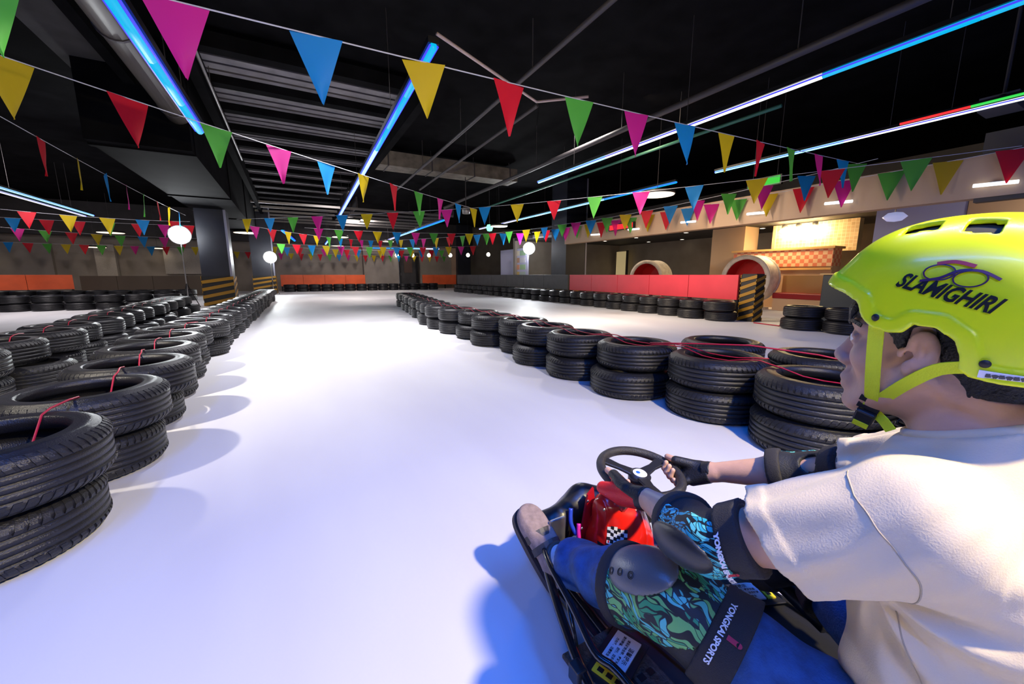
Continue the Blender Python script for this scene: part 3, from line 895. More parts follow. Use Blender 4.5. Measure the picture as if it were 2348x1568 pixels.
# red led sign, green exit sign, green round lamp
o = empty('led_sign', (9.22, 9.55, 2.5), 'red lit sign on the beige band', 'sign')
MB().box(0, 0.07, -0.55, 0.55, -0.1, 0.1).build('sign_case', BLACKM, o)
MB().box(-0.01, 0.0, -0.5, 0.5, -0.075, 0.075).build('sign_face', mat('red_sign_glow', (0.2, 0, 0), 0.5, emit=(1.0, 0.02, 0.03), estr=1.2), o)
o = empty('exit_sign', (9.12, 5.2, 2.98), 'green lit sign hung above the beige band', 'sign')
MB().box(0, 0.06, -0.36, 0.36, -0.1, 0.1).build('sign_case', BLACKM, o)
MB().box(-0.012, 0.0, -0.33, 0.33, -0.08, 0.08).build('sign_face', mat('green_sign_glow', (0, 0.05, 0), 0.5, emit=(0.01, 0.6, 0.03), estr=1.0), o)
for s in (-0.25, 0.25):
    MB().tube([(0.03, s, 0.1), (0.03, s, ZC - 2.98)], 0.005, 5).build('hanger_wire', PIPED, o)
o = empty('green_spotlight', (7.7, 15.9, 3.02), 'green round spotlight at the end of the slanting tube', 'spotlight')
MB().lathe([(0, -0.16), (0.1, -0.14), (0.15, 0), (0.1, 0.12), (0, 0.12)], 18).build('glow_globe', mat('green_glow', (0, 0.2, 0.05), 0.5, emit=(0.25, 1.0, 0.55), estr=2.0), o, True)
MB().tube([(0, 0, 0.12), (0, 0, ZC - 3.02)], 0.012, 6).build('hanger_rod', PIPED, o)
o = empty('white_lamp_cluster', (11.2, 3.6, 2.2), 'pale round lamp with petals beyond the helmet', 'lamp')
MB().lathe([(0, -0.1), (0.12, -0.08), (0.2, 0), (0.12, 0.08), (0, 0.1)], 18).build('globe', mat('pale_globe', (0.6, 0.62, 0.9), 0.4, emit=(0.5, 0.55, 0.95), estr=0.5), o, True)
MB().tube([(0, 0, 0.1), (0, 0, 0.4)], 0.01, 6).build('stem', PIPE, o)

# ------------------------------------------------------------------ sculpting with distance fields
V = lambda *a: np.array(a, dtype=np.float64)


def cap_fn(p0, p1, r0, r1, infl=0.0):
    p0, p1 = np.array(p0, float), np.array(p1, float)
    ba = p1 - p0
    bb = float(ba @ ba) + 1e-12

    def fn(X, Y, Z):
        x, y, z = X - p0[0], Y - p0[1], Z - p0[2]
        t = np.clip((x * ba[0] + y * ba[1] + z * ba[2]) / bb, 0, 1)
        return np.sqrt((x - ba[0] * t) ** 2 + (y - ba[1] * t) ** 2 + (z - ba[2] * t) ** 2) - (r0 + (r1 - r0) * t) - infl
    m = max(r0, r1) + infl
    return fn, np.minimum(p0, p1) - m, np.maximum(p0, p1) + m


def ell_fn(c, rad, R=None, infl=0.0):
    c, rad = np.array(c, float), np.array(rad, float) + infl
    R = np.eye(3) if R is None else np.array(R, float)          # rows: local axes in world

    def fn(X, Y, Z):
        x, y, z = X - c[0], Y - c[1], Z - c[2]
        q = [(R[i][0] * x + R[i][1] * y + R[i][2] * z) for i in range(3)]
        k0 = np.sqrt(sum((q[i] / rad[i]) ** 2 for i in range(3)))
        k1 = np.sqrt(sum((q[i] / rad[i] ** 2) ** 2 for i in range(3))) + 1e-9
        return k0 * (k0 - 1.0) / k1
    ext = np.sqrt(sum((R[i] * rad[i]) ** 2 for i in range(3)))
    return fn, c - ext, c + ext


class Field:
    def __init__(s, lo, hi, h):
        s.lo, s.h = np.array(lo, float), h
        s.n = np.ceil((np.array(hi, float) - s.lo) / h).astype(int) + 1
        s.a = np.full(s.n, 1.0, np.float32)
        s.ax = [(s.lo[i] + h * np.arange(s.n[i])).astype(np.float32) for i in range(3)]

    def grid(s, sl=(slice(None),) * 3):
        return (s.ax[0][sl[0]][:, None, None], s.ax[1][sl[1]][None, :, None], s.ax[2][sl[2]][None, None, :])

    def _sl(s, lo, hi, m):
        a = np.clip(np.floor((lo - m - s.lo) / s.h).astype(int), 0, s.n)
        b = np.clip(np.ceil((hi + m - s.lo) / s.h).astype(int) + 1, 0, s.n)
        return tuple(slice(a[i], b[i]) for i in range(3))

    def add(s, prim, k=0.0):
        fn, lo, hi = prim
        sl = s._sl(lo, hi, k * 1.2 + 3 * s.h)
        if any(q.stop <= q.start for q in sl):
            return s
        v = fn(*s.grid(sl))
        o = s.a[sl]
        if k > 0:
            h = np.clip(0.5 + 0.5 * (o - v) / k, 0, 1)
            s.a[sl] = o + (v - o) * h - k * h * (1 - h)
        else:
            s.a[sl] = np.minimum(o, v)
        return s

    def cut(s, prim, k=0.0):
        fn, lo, hi = prim
        sl = s._sl(lo, hi, k * 1.2 + 3 * s.h)
        if any(q.stop <= q.start for q in sl):
            return s
        v = -fn(*s.grid(sl))
        o = s.a[sl]
        if k > 0:
            h = np.clip(0.5 - 0.5 * (o - v) / k, 0, 1)
            s.a[sl] = o + (v - o) * h + k * h * (1 - h)
        else:
            s.a[sl] = np.maximum(o, v)
        return s

    def half(s, p, n):
        # keep the side where (x - p) . n < 0
        n = np.array(n, float)
        n /= np.linalg.norm(n)
        X, Y, Z = s.grid()
        s.a = np.maximum(s.a, (X - p[0]) * n[0] + (Y - p[1]) * n[1] + (Z - p[2]) * n[2]).astype(np.float32)
        return s

    def mesh(s, name, material, smooth=True):
        a = s.a
        a[[0, -1], :, :] = 1
        a[:, [0, -1], :] = 1
        a[:, :, [0, -1]] = 1
        ins = a < 0
        nx, ny, nz = a.shape
        cnt = np.zeros((nx - 1, ny - 1, nz - 1), np.uint8)
        for i in (0, 1):
            for j in (0, 1):
                for k in (0, 1):
                    cnt += ins[i:nx - 1 + i, j:ny - 1 + j, k:nz - 1 + k]
        act = (cnt > 0) & (cnt < 8)
        idx = np.argwhere(act)
        vid = np.full(act.shape, -1, np.int32)
        vid[act] = np.arange(len(idx))
        corner = {}
        for i in (0, 1):
            for j in (0, 1):
                for k in (0, 1):
                    corner[(i, j, k)] = a[idx[:, 0] + i, idx[:, 1] + j, idx[:, 2] + k].astype(np.float64)
        acc = np.zeros((len(idx), 3))
        num = np.zeros(len(idx))
        cs = list(corner)
        for c in cs:
            for ax in range(3):
                if c[ax] == 0:
                    d = list(c)
                    d[ax] = 1
                    d = tuple(d)
                    va, vb = corner[c], corner[d]
                    m = (va < 0) != (vb < 0)
                    t = np.where(m, va / np.where(m, va - vb, 1), 0)
                    p = np.array(c, float)[None, :].repeat(len(idx), 0)
                    p[:, ax] += t
                    acc += p * m[:, None]
                    num += m
        pos = s.lo + s.h * (idx + acc / num[:, None])
        faces = []
        for ax in range(3):
            sl0 = [slice(None)] * 3
            sl1 = [slice(None)] * 3
            sl0[ax] = slice(0, -1)
            sl1[ax] = slice(1, None)
            e = ins[tuple(sl0)] != ins[tuple(sl1)]
            q = np.argwhere(e)
            b, c = (ax + 1) % 3, (ax + 2) % 3
            q = q[(q[:, b] > 0) & (q[:, c] > 0) & (q[:, b] < a.shape[b] - 1) & (q[:, c] < a.shape[c] - 1)]
            fl = ins[q[:, 0], q[:, 1], q[:, 2]]

            def cell(db, dc):
                r = q.copy()
                r[:, b] += db
                r[:, c] += dc
                return vid[r[:, 0], r[:, 1], r[:, 2]]
            f = np.stack([cell(-1, -1), cell(0, -1), cell(0, 0), cell(-1, 0)], 1)
            f[~fl] = f[~fl][:, ::-1]
            faces.append(f)
        faces = np.concatenate(faces)
        me = bpy.data.meshes.new(name)
        me.vertices.add(len(pos))
        me.vertices.foreach_set('co', pos.astype(np.float32).ravel())
        me.loops.add(faces.size)
        me.loops.foreach_set('vertex_index', faces.astype(np.int32).ravel())
        me.polygons.add(len(faces))
        me.polygons.foreach_set('loop_start', np.arange(0, faces.size, 4, dtype=np.int32))
        me.polygons.foreach_set('use_smooth', np.full(len(faces), smooth))
        me.update(calc_edges=True)
        me.validate()
        me.materials.append(material)
        return me


def sstep(a, b, x):
    t = np.clip((x - a) / (b - a), 0, 1)
    return t * t * (3 - 2 * t)


def poly_sdf(pts, A, B):
    # signed distance to a 2-d polygon, negative inside
    pts = np.array(pts, float)
    d = None
    sgn = None
    n = len(pts)
    for i in range(n):
        p, q = pts[i], pts[i - 1]
        ex, ey = q - p
        wx, wy = A - p[0], B - p[1]
        t = np.clip((wx * ex + wy * ey) / (ex * ex + ey * ey + 1e-12), 0, 1)
        dd = (wx - ex * t) ** 2 + (wy - ey * t) ** 2
        d = dd if d is None else np.minimum(d, dd)
        c1 = B >= p[1]
        c2 = B < q[1]
        c3 = ex * wy > ey * wx
        flip = (c1 & c2 & c3) | (~c1 & ~c2 & ~c3)
        sgn = np.where(flip, -1.0, 1.0) if sgn is None else np.where(flip, -sgn, sgn)
    return np.sqrt(d) * sgn


def ribbon(pts, nrm, width, th=0.0016):
    # flat strap through points with outward normals
    mb = MB()
    pts = [Vector(p) for p in pts]
    nrm = [Vector(n).normalized() for n in nrm]
    vs = []
    for i, p in enumerate(pts):
        t = (pts[min(i + 1, len(pts) - 1)] - pts[max(i - 1, 0)]).normalized()
        sd = t.cross(nrm[i]).normalized() * width / 2
        n = nrm[i] * th
        vs += [p - sd, p + sd, p + sd * 0.96 + n, p - sd * 0.96 + n]
    fs = []
    m = len(pts)
    for i in range(m - 1):
        for k in range(4):
            fs.append((i * 4 + k, i * 4 + (k + 1) % 4, i * 4 + 4 + (k + 1) % 4, i * 4 + 4 + k))
    fs += [(3, 2, 1, 0), tuple((m - 1) * 4 + k for k in range(4))]
    return mb.add(vs, fs)


def smooth_path(pts, n=6):
    # Catmull-Rom through the points
    P = [Vector(p) for p in pts]
    out = []
    for i in range(len(P) - 1):
        a, b, c, d = P[max(i - 1, 0)], P[i], P[i + 1], P[min(i + 2, len(P) - 1)]
        for k in range(n):
            t = k / n
            out.append(0.5 * ((2 * b) + (c - a) * t + (2 * a - 5 * b + 4 * c - d) * t * t + (3 * b - a - 3 * c + d) * t ** 3))
    out.append(P[-1])
    return out


def text_mesh(txt, size, shear=0.0, bold=0.0, res=3):
    cu = bpy.data.curves.new('lettering', 'FONT')
    cu.body = txt
    cu.size = size
    cu.align_x = 'CENTER'
    cu.align_y = 'CENTER'
    cu.shear = shear
    cu.offset = bold
    cu.resolution_u = res
    o = bpy.data.objects.new('lettering', cu)
    COL.objects.link(o)
    dg = bpy.context.evaluated_depsgraph_get()
    me = bpy.data.meshes.new_from_object(o.evaluated_get(dg))
    bpy.data.objects.remove(o)
    return me


def cuts(me, dist):
    # finer faces so that flat lettering can wrap a curved surface
    bm = bmesh.new()
    bm.from_mesh(me)
    bmesh.ops.triangulate(bm, faces=bm.faces)
    for _ in range(2):
        es = [e for e in bm.edges if e.calc_length() > dist]
        if not es:
            break
        bmesh.ops.subdivide_edges(bm, edges=es, cuts=1)
        bmesh.ops.triangulate(bm, faces=bm.faces)
    bm.to_mesh(me)
    bm.free()
    return me


def warp(me, fn):
    for v in me.vertices:
        v.co = fn(v.co)
    me.update()
    return me

# ------------------------------------------------------------------ the driver
HC = V(0.835, 0.200, 0.900)                       # head centre
SHL, SHR = V(0.675, 0.155, 0.690), V(1.000, 0.155, 0.690)
ELL, ELR = V(0.592, 0.365, 0.548), V(1.085, 0.425, 0.520)
WRL, WRR = V(0.705, 0.600, 0.468), V(1.000, 0.632, 0.448)
HPL, HPR = V(0.755, 0.100, 0.235), V(0.930, 0.100, 0.235)
KNL, KNR = V(0.640, 0.455, 0.335), V(1.060, 0.400, 0.345)
ANL, ANR = V(0.622, 0.835, 0.178), V(0.985, 0.690, 0.135)
WC, WRAD, WTUBE = V(0.840, 0.747, 0.436), 0.113, 0.0135   # steering wheel
WN = V(0.03, -0.14, 1.0)
WN = WN / np.linalg.norm(WN)
WE1 = np.cross(V(0, 1, 0), WN)
WE1 /= np.linalg.norm(WE1)
WE2 = np.cross(WN, WE1)


def wheel_pt(deg, r=WRAD):
    a = math.radians(deg)
    return WC + r * (math.cos(a) * WE1 + math.sin(a) * WE2)


def head_pt(s, a, u):
    # s to the driver's left, a forward, u up, from the head centre
    return HC + V(-s, a, u)


HEAD = []
HE = HEAD.append
hp = head_pt
HE(('add', ell_fn(hp(0, -0.022, 0.032), (0.078, 0.098, 0.092)), 0.02))
HE(('add', ell_fn(hp(0, 0.028, -0.035), (0.062, 0.060, 0.082)), 0.03))
for sg in (-1, 1):
    HE(('add', cap_fn(hp(sg * 0.058, -0.008, -0.052), hp(sg * 0.024, 0.062, -0.104), 0.020, 0.019), 0.03))
    HE(('add', ell_fn(hp(sg * 0.042, 0.058, -0.028), (0.022, 0.024, 0.022)), 0.022))
    HE(('add', cap_fn(hp(sg * 0.012, 0.088, 0.022), hp(sg * 0.044, 0.070, 0.020), 0.010, 0.010), 0.014))
HE(('add', ell_fn(hp(0, 0.080, -0.111), (0.025, 0.020, 0.018)), 0.020))
HE(('add', cap_fn(hp(0, 0.086, 0.008), hp(0, 0.107, -0.033), 0.0085, 0.0115), 0.014))
HE(('add', ell_fn(hp(0, 0.108, -0.038), (0.0130, 0.012, 0.0110)), 0.008))
for sg in (-1, 1):
    HE(('add', ell_fn(hp(sg * 0.0125, 0.099, -0.043), (0.0085, 0.011, 0.008)), 0.006))
    HE(('cut', ell_fn(hp(sg * 0.033, 0.102, -0.001), (0.019, 0.018, 0.011)), 0.012))
    HE(('add', ell_fn(hp(sg * 0.032, 0.077, -0.001), (0.0125, 0.0125, 0.0125)), 0.003))
    HE(('add', cap_fn(hp(sg * 0.021, 0.0885, 0.0065), hp(sg * 0.046, 0.0795, 0.0035), 0.0038, 0.0034), 0.004))
    HE(('add', cap_fn(hp(sg * 0.022, 0.0880, -0.0095), hp(sg * 0.044, 0.0800, -0.0075), 0.0036, 0.0030), 0.004))
HE(('add', ell_fn(hp(0, 0.087, -0.074), (0.028, 0.017, 0.021)), 0.015))
HE(('add', cap_fn(hp(-0.016, 0.096, -0.0715), hp(0.016, 0.096, -0.0715), 0.0062, 0.0062), 0.006))
HE(('add', cap_fn(hp(-0.014, 0.094, -0.0838), hp(0.014, 0.094, -0.0838), 0.0068, 0.0068), 0.006))
HE(('cut', cap_fn(hp(-0.024, 0.1045, -0.0775), hp(0.024, 0.1045, -0.0775), 0.0036, 0.0036), 0.004))
EARR = lambda sg: (np.array([[1, -0.10 * sg, 0.0], [0.10 * sg, 1, 0.0], [0, 0, 1.005]]) / 1.005)
for sg in (-1, 1):
    HE(('add', ell_fn(hp(sg * 0.083, -0.010, -0.004), (0.0060, 0.0185, 0.0300), EARR(sg)), 0.004))
    HE(('add', ell_fn(hp(sg * 0.078, 0.002, -0.031), (0.0055, 0.0095, 0.0115)), 0.005))
    HE(('cut', ell_fn(hp(sg * 0.0915, -0.008, -0.004), (0.0085, 0.0130, 0.0225), EARR(sg)), 0.0025))
    HE(('add', cap_fn(hp(sg * 0.083, -0.007, 0.012), hp(sg * 0.084, -0.010, -0.018), 0.0034, 0.0030), 0.003))
    HE(('add', ell_fn(hp(sg * 0.080, 0.012, -0.010), (0.005, 0.005, 0.008)), 0.004))
    HE(('cut', ell_fn(hp(sg * 0.082, 0.004, -0.012), (0.010, 0.0050, 0.0065)), 0.003))


def hand_prims(wrist, deg, thumb_side, dirn):
    """a hand closed on the wheel rim at the angle deg: palm, four curled fingers, thumb"""
    out, gl = [], []
    a = math.radians(deg)
    C = wheel_pt(deg)
    T = -math.sin(a) * WE1 + math.cos(a) * WE2          # along the rim
    O = math.cos(a) * WE1 + math.sin(a) * WE2           # outward from the hub
    N = WN
    T = T * dirn                                        # towards the index finger
    kn = C + O * 0.036 - N * 0.002                       # knuckle line outside the rim
    palm = kn * 0.52 + wrist * 0.48
    toW = wrist - kn
    toW = toW / np.linalg.norm(toW)
    lens = (0.030, 0.010, -0.010, -0.028)
    rad = (0.0094, 0.0098, 0.0093, 0.0082)
    # palm: three overlapping capsules from wrist to knuckles
    for i, o in enumerate(lens):
        k = kn + T * o - N * 0.002 * abs(i - 1.3)
        out.append((cap_fn(wrist + T * o * 0.45, k, 0.0180, 0.0140), 0.012))
        gl.append((cap_fn(wrist + T * o * 0.45, k, 0.0210, 0.0172), 0.012))
    for i, o in enumerate(lens):
        c = C + T * o
        R = 0.0245 - 0.0008 * abs(i - 1)
        n = 5 if i < 3 else 4
        pts = [kn + T * o] + [c + R * (O * math.cos(math.radians(-22 - j * 48)) + N * math.sin(math.radians(-22 - j * 48))) for j in range(n)]
        for j in range(len(pts) - 1):
            r0 = rad[i] * (1 - 0.05 * j)
            out.append((cap_fn(pts[j], pts[j + 1], r0, r0 * 0.95), 0.003))
            if j < 2:
                gl.append((cap_fn(pts[j], pts[j + 1], r0 + 0.0026, r0 + 0.0024), 0.003))
    th0 = wrist * 0.55 + kn * 0.45 + T * 0.014 + N * 0.010
    th1 = C + T * 0.022 + O * 0.004 + N * 0.026
    th2 = C + T * 0.048 - O * 0.008 + N * 0.022
    out.append((cap_fn(th0, th1, 0.0140, 0.0108), 0.010))
    out.append((cap_fn(th1, th2, 0.0105, 0.0088), 0.004))
    gl.append((cap_fn(th0, th1, 0.0165, 0.0134), 0.010))
    return out, gl, (C, T, O, kn, toW)


HL, GLL, HLF = hand_prims(WRL, 196, 1, -1)
HR, GLR, HRF = hand_prims(WRR, -22, -1, 1)

# arms, torso, legs as tapered segments
ARM_L = [(cap_fn(SHL, SHL * 0.45 + ELL * 0.55, 0.058, 0.047), 0.02), (cap_fn(SHL * 0.45 + ELL * 0.55, ELL, 0.047, 0.039), 0.02),
         (cap_fn(ELL, ELL * 0.68 + WRL * 0.32, 0.039, 0.041), 0.02), (cap_fn(ELL * 0.68 + WRL * 0.32, WRL, 0.041, 0.0245), 0.02)]
ARM_R = [(cap_fn(SHR, SHR * 0.45 + ELR * 0.55, 0.058, 0.047), 0.02), (cap_fn(SHR * 0.45 + ELR * 0.55, ELR, 0.047, 0.039), 0.02),
         (cap_fn(ELR, ELR * 0.68 + WRR * 0.32, 0.039, 0.041), 0.02), (cap_fn(ELR * 0.68 + WRR * 0.32, WRR, 0.041, 0.0245), 0.02)]
LEG = {}
for nm, hpj, kn_, an in (('L', HPL, KNL, ANL), ('R', HPR, KNR, ANR)):
    LEG[nm] = [(cap_fn(hpj, hpj * 0.4 + kn_ * 0.6, 0.088, 0.068), 0.03), (cap_fn(hpj * 0.4 + kn_ * 0.6, kn_, 0.068, 0.055), 0.03),
               (cap_fn(kn_, kn_ * 0.66 + an * 0.34, 0.053, 0.054), 0.03), (cap_fn(kn_ * 0.66 + an * 0.34, an, 0.054, 0.034), 0.03)]
TORSO = [(ell_fn((0.8375, 0.130, 0.600), (0.165, 0.108, 0.165)), 0.04), (ell_fn((0.8425, 0.115, 0.410), (0.150, 0.108, 0.190)), 0.05), (ell_fn((0.8425, 0.090, 0.245), (0.168, 0.120, 0.125)), 0.05),
         (cap_fn(SHL + V(0.03, 0, 0.0), SHR + V(-0.03, 0, 0.0), 0.056, 0.056), 0.03), (cap_fn((0.8375, 0.120, 0.70), (0.8375, 0.138, 0.755), 0.072, 0.054), 0.03)]
NECK = [(cap_fn((0.8375, 0.135, 0.735), (0.836, 0.172, 0.850), 0.058, 0.053), 0.025)]


def foot(an, toe_dir, up):
    toe_dir = np.array(toe_dir, float)
    toe_dir /= np.linalg.norm(toe_dir)
    up = np.array(up, float)
    up -= toe_dir * (up @ toe_dir)
    up /= np.linalg.norm(up)
    sd = np.cross(toe_dir, up)
    return toe_dir, up, sd


FT = {'L': (ANL,) + foot(ANL, (-0.06, 0.80, 0.60), (0.05, -0.6, 0.8)), 'R': (ANR,) + foot(ANR, (-0.15, 0.95, 0.25), (0, -0.25, 1))}

body = Field((0.50, -0.06, 0.04), (1.20, 1.02, 1.05), 0.0032)
for p, k in TORSO + NECK:
    body.add(p, k)
for op, p, k in HEAD[:1]:
    body.add(p, k)
for p, k in NECK:
    body.add(p, k)
for op, p, k in HEAD[1:]:
    (body.add if op == 'add' else body.cut)(p, k)
for lst in (ARM_L, ARM_R, LEG['L'], LEG['R']):
    for p, k in lst:
        body.add(p, k)
for lst in (HL, HR):
    for p, k in lst:
        body.add(p, k)
for nm in 'LR':
    an, td, up, sd = FT[nm]
    body.add(cap_fn(an - up * 0.035, an + td * 0.14 - up * 0.06, 0.033, 0.028), 0.02)

SKIN = mat('skin', (0.62, 0.36, 0.25), 0.48, spec=0.4, noise=0.10, nscale=22, bump=0.06, bscale=260)
person = empty('person', (0.8375, 0.1, 0.0), 'go-kart driver in a neon yellow helmet and cream T-shirt gripping the wheel', 'person')


def part(name, me, parent=None, loc=True):
    o = bpy.data.objects.new(name, me)
    COL.objects.link(o)
    p = parent or person
    o.parent = p
    # meshes are built in world coordinates
    o.matrix_parent_inverse = Matrix.Identity(4)
    if p is person:
        o.location = -Vector(person.location)
    return o


def sub(name, me, parent):
    o = bpy.data.objects.new(name, me)
    COL.objects.link(o)
    o.parent = parent
    return o


part('body', body.mesh('body', SKIN))

# eyes and brows
EYEW = mat('eye_white', (0.75, 0.72, 0.7), 0.2)
IRIS = mat('dark_iris', (0.02, 0.012, 0.01), 0.15)
HAIRM = mat('black_hair', (0.008, 0.007, 0.008), 0.45, noise=0.5, nscale=120, bump=0.5, bscale=300)
for sg in (-1, 1):
    c = hp(sg * 0.032, 0.0775, -0.001)
    e = part('eye', MB().lathe([(0.0131 * math.sin(k * PI / 10), -0.0131 * math.cos(k * PI / 10)) for k in range(11)], 14, Matrix.Translation(Vector(c))).mesh('eye', EYEW, True))
    q = hp(sg * 0.033, 0.0880, -0.001)
    sub('iris', MB().lathe([(0.0055 * math.sin(k * PI / 10), -0.0055 * math.cos(k * PI / 10)) for k in range(11)], 12, Matrix.Translation(Vector(q)) @ Matrix.Diagonal((1, 0.6, 1, 1))).mesh('iris', IRIS, True), e)
    part('eyebrow', ribbon([hp(sg * 0.014, 0.0985, 0.021), hp(sg * 0.028, 0.0955, 0.027), hp(sg * 0.044, 0.083, 0.026), hp(sg * 0.054, 0.070, 0.021)], [(0, 1, 0.2), (-sg * 0.3, 1, 0.2), (-sg * 0.7, 0.8, 0.2), (-sg * 0.9, 0.5, 0.1)], 0.006, 0.002).mesh('eyebrow', HAIRM))
LIP = mat('lip_skin', (0.45, 0.18, 0.16), 0.4)

# hair: cap over the skull, cut away from the face, ears and neck
hair = Field(HC - 0.16, HC + 0.16, 0.0035)
hair.add(ell_fn(hp(0, -0.023, 0.032), (0.0835, 0.1035, 0.0975)))
hair.add(cap_fn(hp(0, -0.058, -0.01), hp(0, -0.052, -0.07), 0.056, 0.055), 0.02)
hair.add(ell_fn(hp(0, 0.070, 0.045), (0.045, 0.032, 0.022)), 0.02)
X, Y, Z = hair.grid()
A_, U_ = Y - HC[1], Z - HC[2]
face_poly = [(0.2, 0.026), (0.062, 0.030), (0.056, 0.016), (0.040, 0.020), (0.027, 0.010), (0.022, -0.014), (0.012, -0.018), (0.006, 0.026), (-0.008, 0.032), (-0.020, 0.026), (-0.025, -0.02), (-0.034, -0.045), (-0.05, -0.062), (-0.2, -0.068), (-0.2, -0.3), (0.2, -0.3)]
pd = poly_sdf(face_poly, np.broadcast_to(A_, hair.a.shape), np.broadcast_to(U_, hair.a.shape))
hair.a = np.maximum(hair.a, -pd).astype(np.float32)
hair.a += (0.0012 * np.sin(X * 900 + 3 * np.sin(Z * 200)) * np.sin(Y * 500)).astype(np.float32)
part('hair', hair.mesh('hair', HAIRM))
# fringe strands under the brim
for k in range(9):
    s0 = -0.048 + 0.012 * k
    p0 = hp(s0, 0.088 - 6.0 * s0 * s0, 0.062)
    part('fringe', MB().tube([p0, hp(s0 * 1.02, 0.098 - 6.0 * s0 * s0, 0.045), hp(s0 * 1.03 + 0.002 * (-1) ** k, 0.100 - 6.0 * s0 * s0, 0.024 + 0.004 * (k % 3))], [0.0075, 0.006, 0.0012], 7).mesh('fringe', HAIRM, True))

# ------------------------------------------------------------------ helmet
NEON = mat('neon_yellow_shell', (0.74, 0.87, 0.010), 0.32, spec=0.5, coat=0.25)
NEON2 = mat('neon_yellow_webbing', (0.66, 0.80, 0.015), 0.6, bump=0.2, bscale=500)
EH = V(0.113, 0.150, 0.150)                        # shell half sizes
OH = (0.0, -0.020, 0.032)
PW = 2.35


def sup_fn(c, rad):
    c, rad = np.array(c, float), np.array(rad, float)

    def fn(X, Y, Z):
        k0 = (np.abs((X - c[0]) / rad[0]) ** PW + np.abs((Y - c[1]) / rad[1]) ** PW + np.abs((Z - c[2]) / rad[2]) ** PW) ** (1 / PW)
        return (k0 - 1.0) * 0.135
    return fn, c - rad, c + rad


hel = Field(HC - V(0.16, 0.20, 0.14), HC + V(0.16, 0.19, 0.22), 0.0028)
hel.add(sup_fn(hp(*OH), EH))
X, Y, Z = hel.grid()
A_, U_, S_ = Y - HC[1], Z - HC[2], -(X - HC[0])
cutp = [(0.30, 0.087), (0.128, 0.087), (0.085, 0.072), (0.064, 0.060), (0.055, 0.038), (0.042, 0.026), (0.022, 0.020), (0.006, 0.022), (-0.004, 0.034), (-0.026, 0.032), (-0.044, 0.018), (-0.050, 0.000), (-0.051, -0.018), (-0.060, -0.026), (-0.085, -0.030), (-0.30, -0.034), (-0.30, -0.4), (0.30, -0.4)]
shp = hel.a.shape
pd = poly_sdf(cutp, np.broadcast_to(A_, shp), np.broadcast_to(U_, shp))
brim = 0.006 * sstep(0.05, 0.0, np.abs(pd)) * sstep(0.06, 0.12, A_)
ridge = 0.0030 * sstep(0.021, 0.017, pd) + 0.004 * sstep(0.012, 0.0, pd) * sstep(-0.05, -0.09, A_)
hel.a -= (ridge + brim).astype(np.float32)
fi, _, _ = sup_fn(hp(*OH), EH - 0.007)
inner = fi(X, Y, Z)
hel.a = np.maximum(np.maximum(hel.a, -inner), -pd).astype(np.float32)


def hel_s(a, u, infl=0.0):
    q = 1 - abs((a - OH[1]) / (EH[1] + infl)) ** PW - abs((u - OH[2]) / (EH[2] + infl)) ** PW
    return (EH[0] + infl) * max(q, 0.0) ** (1 / PW) + OH[0]


def hel_top(s, a, infl=0.0):
    q = 1 - abs((a - OH[1]) / (EH[1] + infl)) ** PW - abs((s - OH[0]) / (EH[0] + infl)) ** PW
    return (EH[2] + infl) * max(q, 0.0) ** (1 / PW) + OH[2]


VENTS = [(0.052, 0.020, 0.030, 0.011), (0.062, -0.040, 0.026, 0.012), (0.055, -0.098, 0.022, 0.012)]
vent_ops = []
for s0, a0, la, ls in VENTS:
    for sg in (-1, 1):
        u0 = hel_top(s0, a0)
        vent_ops.append((sg * s0, a0, u0, la, ls))
        c = hp(sg * s0, a0, u0)
        x0, y0, z0 = c
        q = np.maximum(np.abs(X - x0 - 0.12 * (Y - y0) * sg) - ls, np.abs(Y - y0) - la * 0.62)
        q = np.maximum(q, np.abs(Z - z0) - 0.05)
        hel.a = np.maximum(hel.a, -q).astype(np.float32)
for a0 in (0.112,):
    c = hp(0.045, a0, 0.10)
    q = np.maximum(np.maximum(np.abs(X - c[0]) - 0.004, np.abs(Y - c[1]) - 0.03), np.abs(Z - hp(0, 0, 0.112)[2]) - 0.007)
    hel.a = np.maximum(hel.a, -q).astype(np.float32)
helmet = part('helmet', hel.mesh('helmet', NEON))
# dark padding seen through the vents and along the rim
pad = Field(HC - V(0.16, 0.20, 0.14), HC + V(0.16, 0.19, 0.22), 0.005)
pad.add(sup_fn(hp(*OH), EH - 0.0085))
X, Y, Z = pad.grid()
pd = poly_sdf(cutp, np.broadcast_to(Y - HC[1], pad.a.shape), np.broadcast_to(Z - HC[2], pad.a.shape))
fi, _, _ = sup_fn(hp(*OH), EH - 0.030)
pad.a = np.maximum(np.maximum(pad.a, -fi(X, Y, Z)), -pd + 0.004).astype(np.float32)
sub('inner_padding', pad.mesh('inner_padding', mat('black_foam', (0.015, 0.014, 0.012), 0.8)), helmet)


def rivet(a, u):
    s = hel_s(a, u, 0.003)
    n = Vector((-s / EH[0] ** 2, (a - OH[1]) / EH[1] ** 2, (u - OH[2]) / EH[2] ** 2)).normalized()
    M = Matrix.Translation(Vector(hp(s, a, u)) + n * 0.001) @ n.to_track_quat('Z', 'Y').to_matrix().to_4x4()
    sub('rivet', MB().lathe([(0, 0.002), (0.004, 0.0016), (0.0052, 0)], 14, M).mesh('rivet', BLK, True), helmet)


rivet(0.036, 0.040)
rivet(-0.072, -0.006)


def on_helmet(a, u, infl=0.0022):
    return Vector(hp(hel_s(a, u, infl), a, u))


INK = mat('black_decal_ink', (0.01, 0.01, 0.012), 0.4)
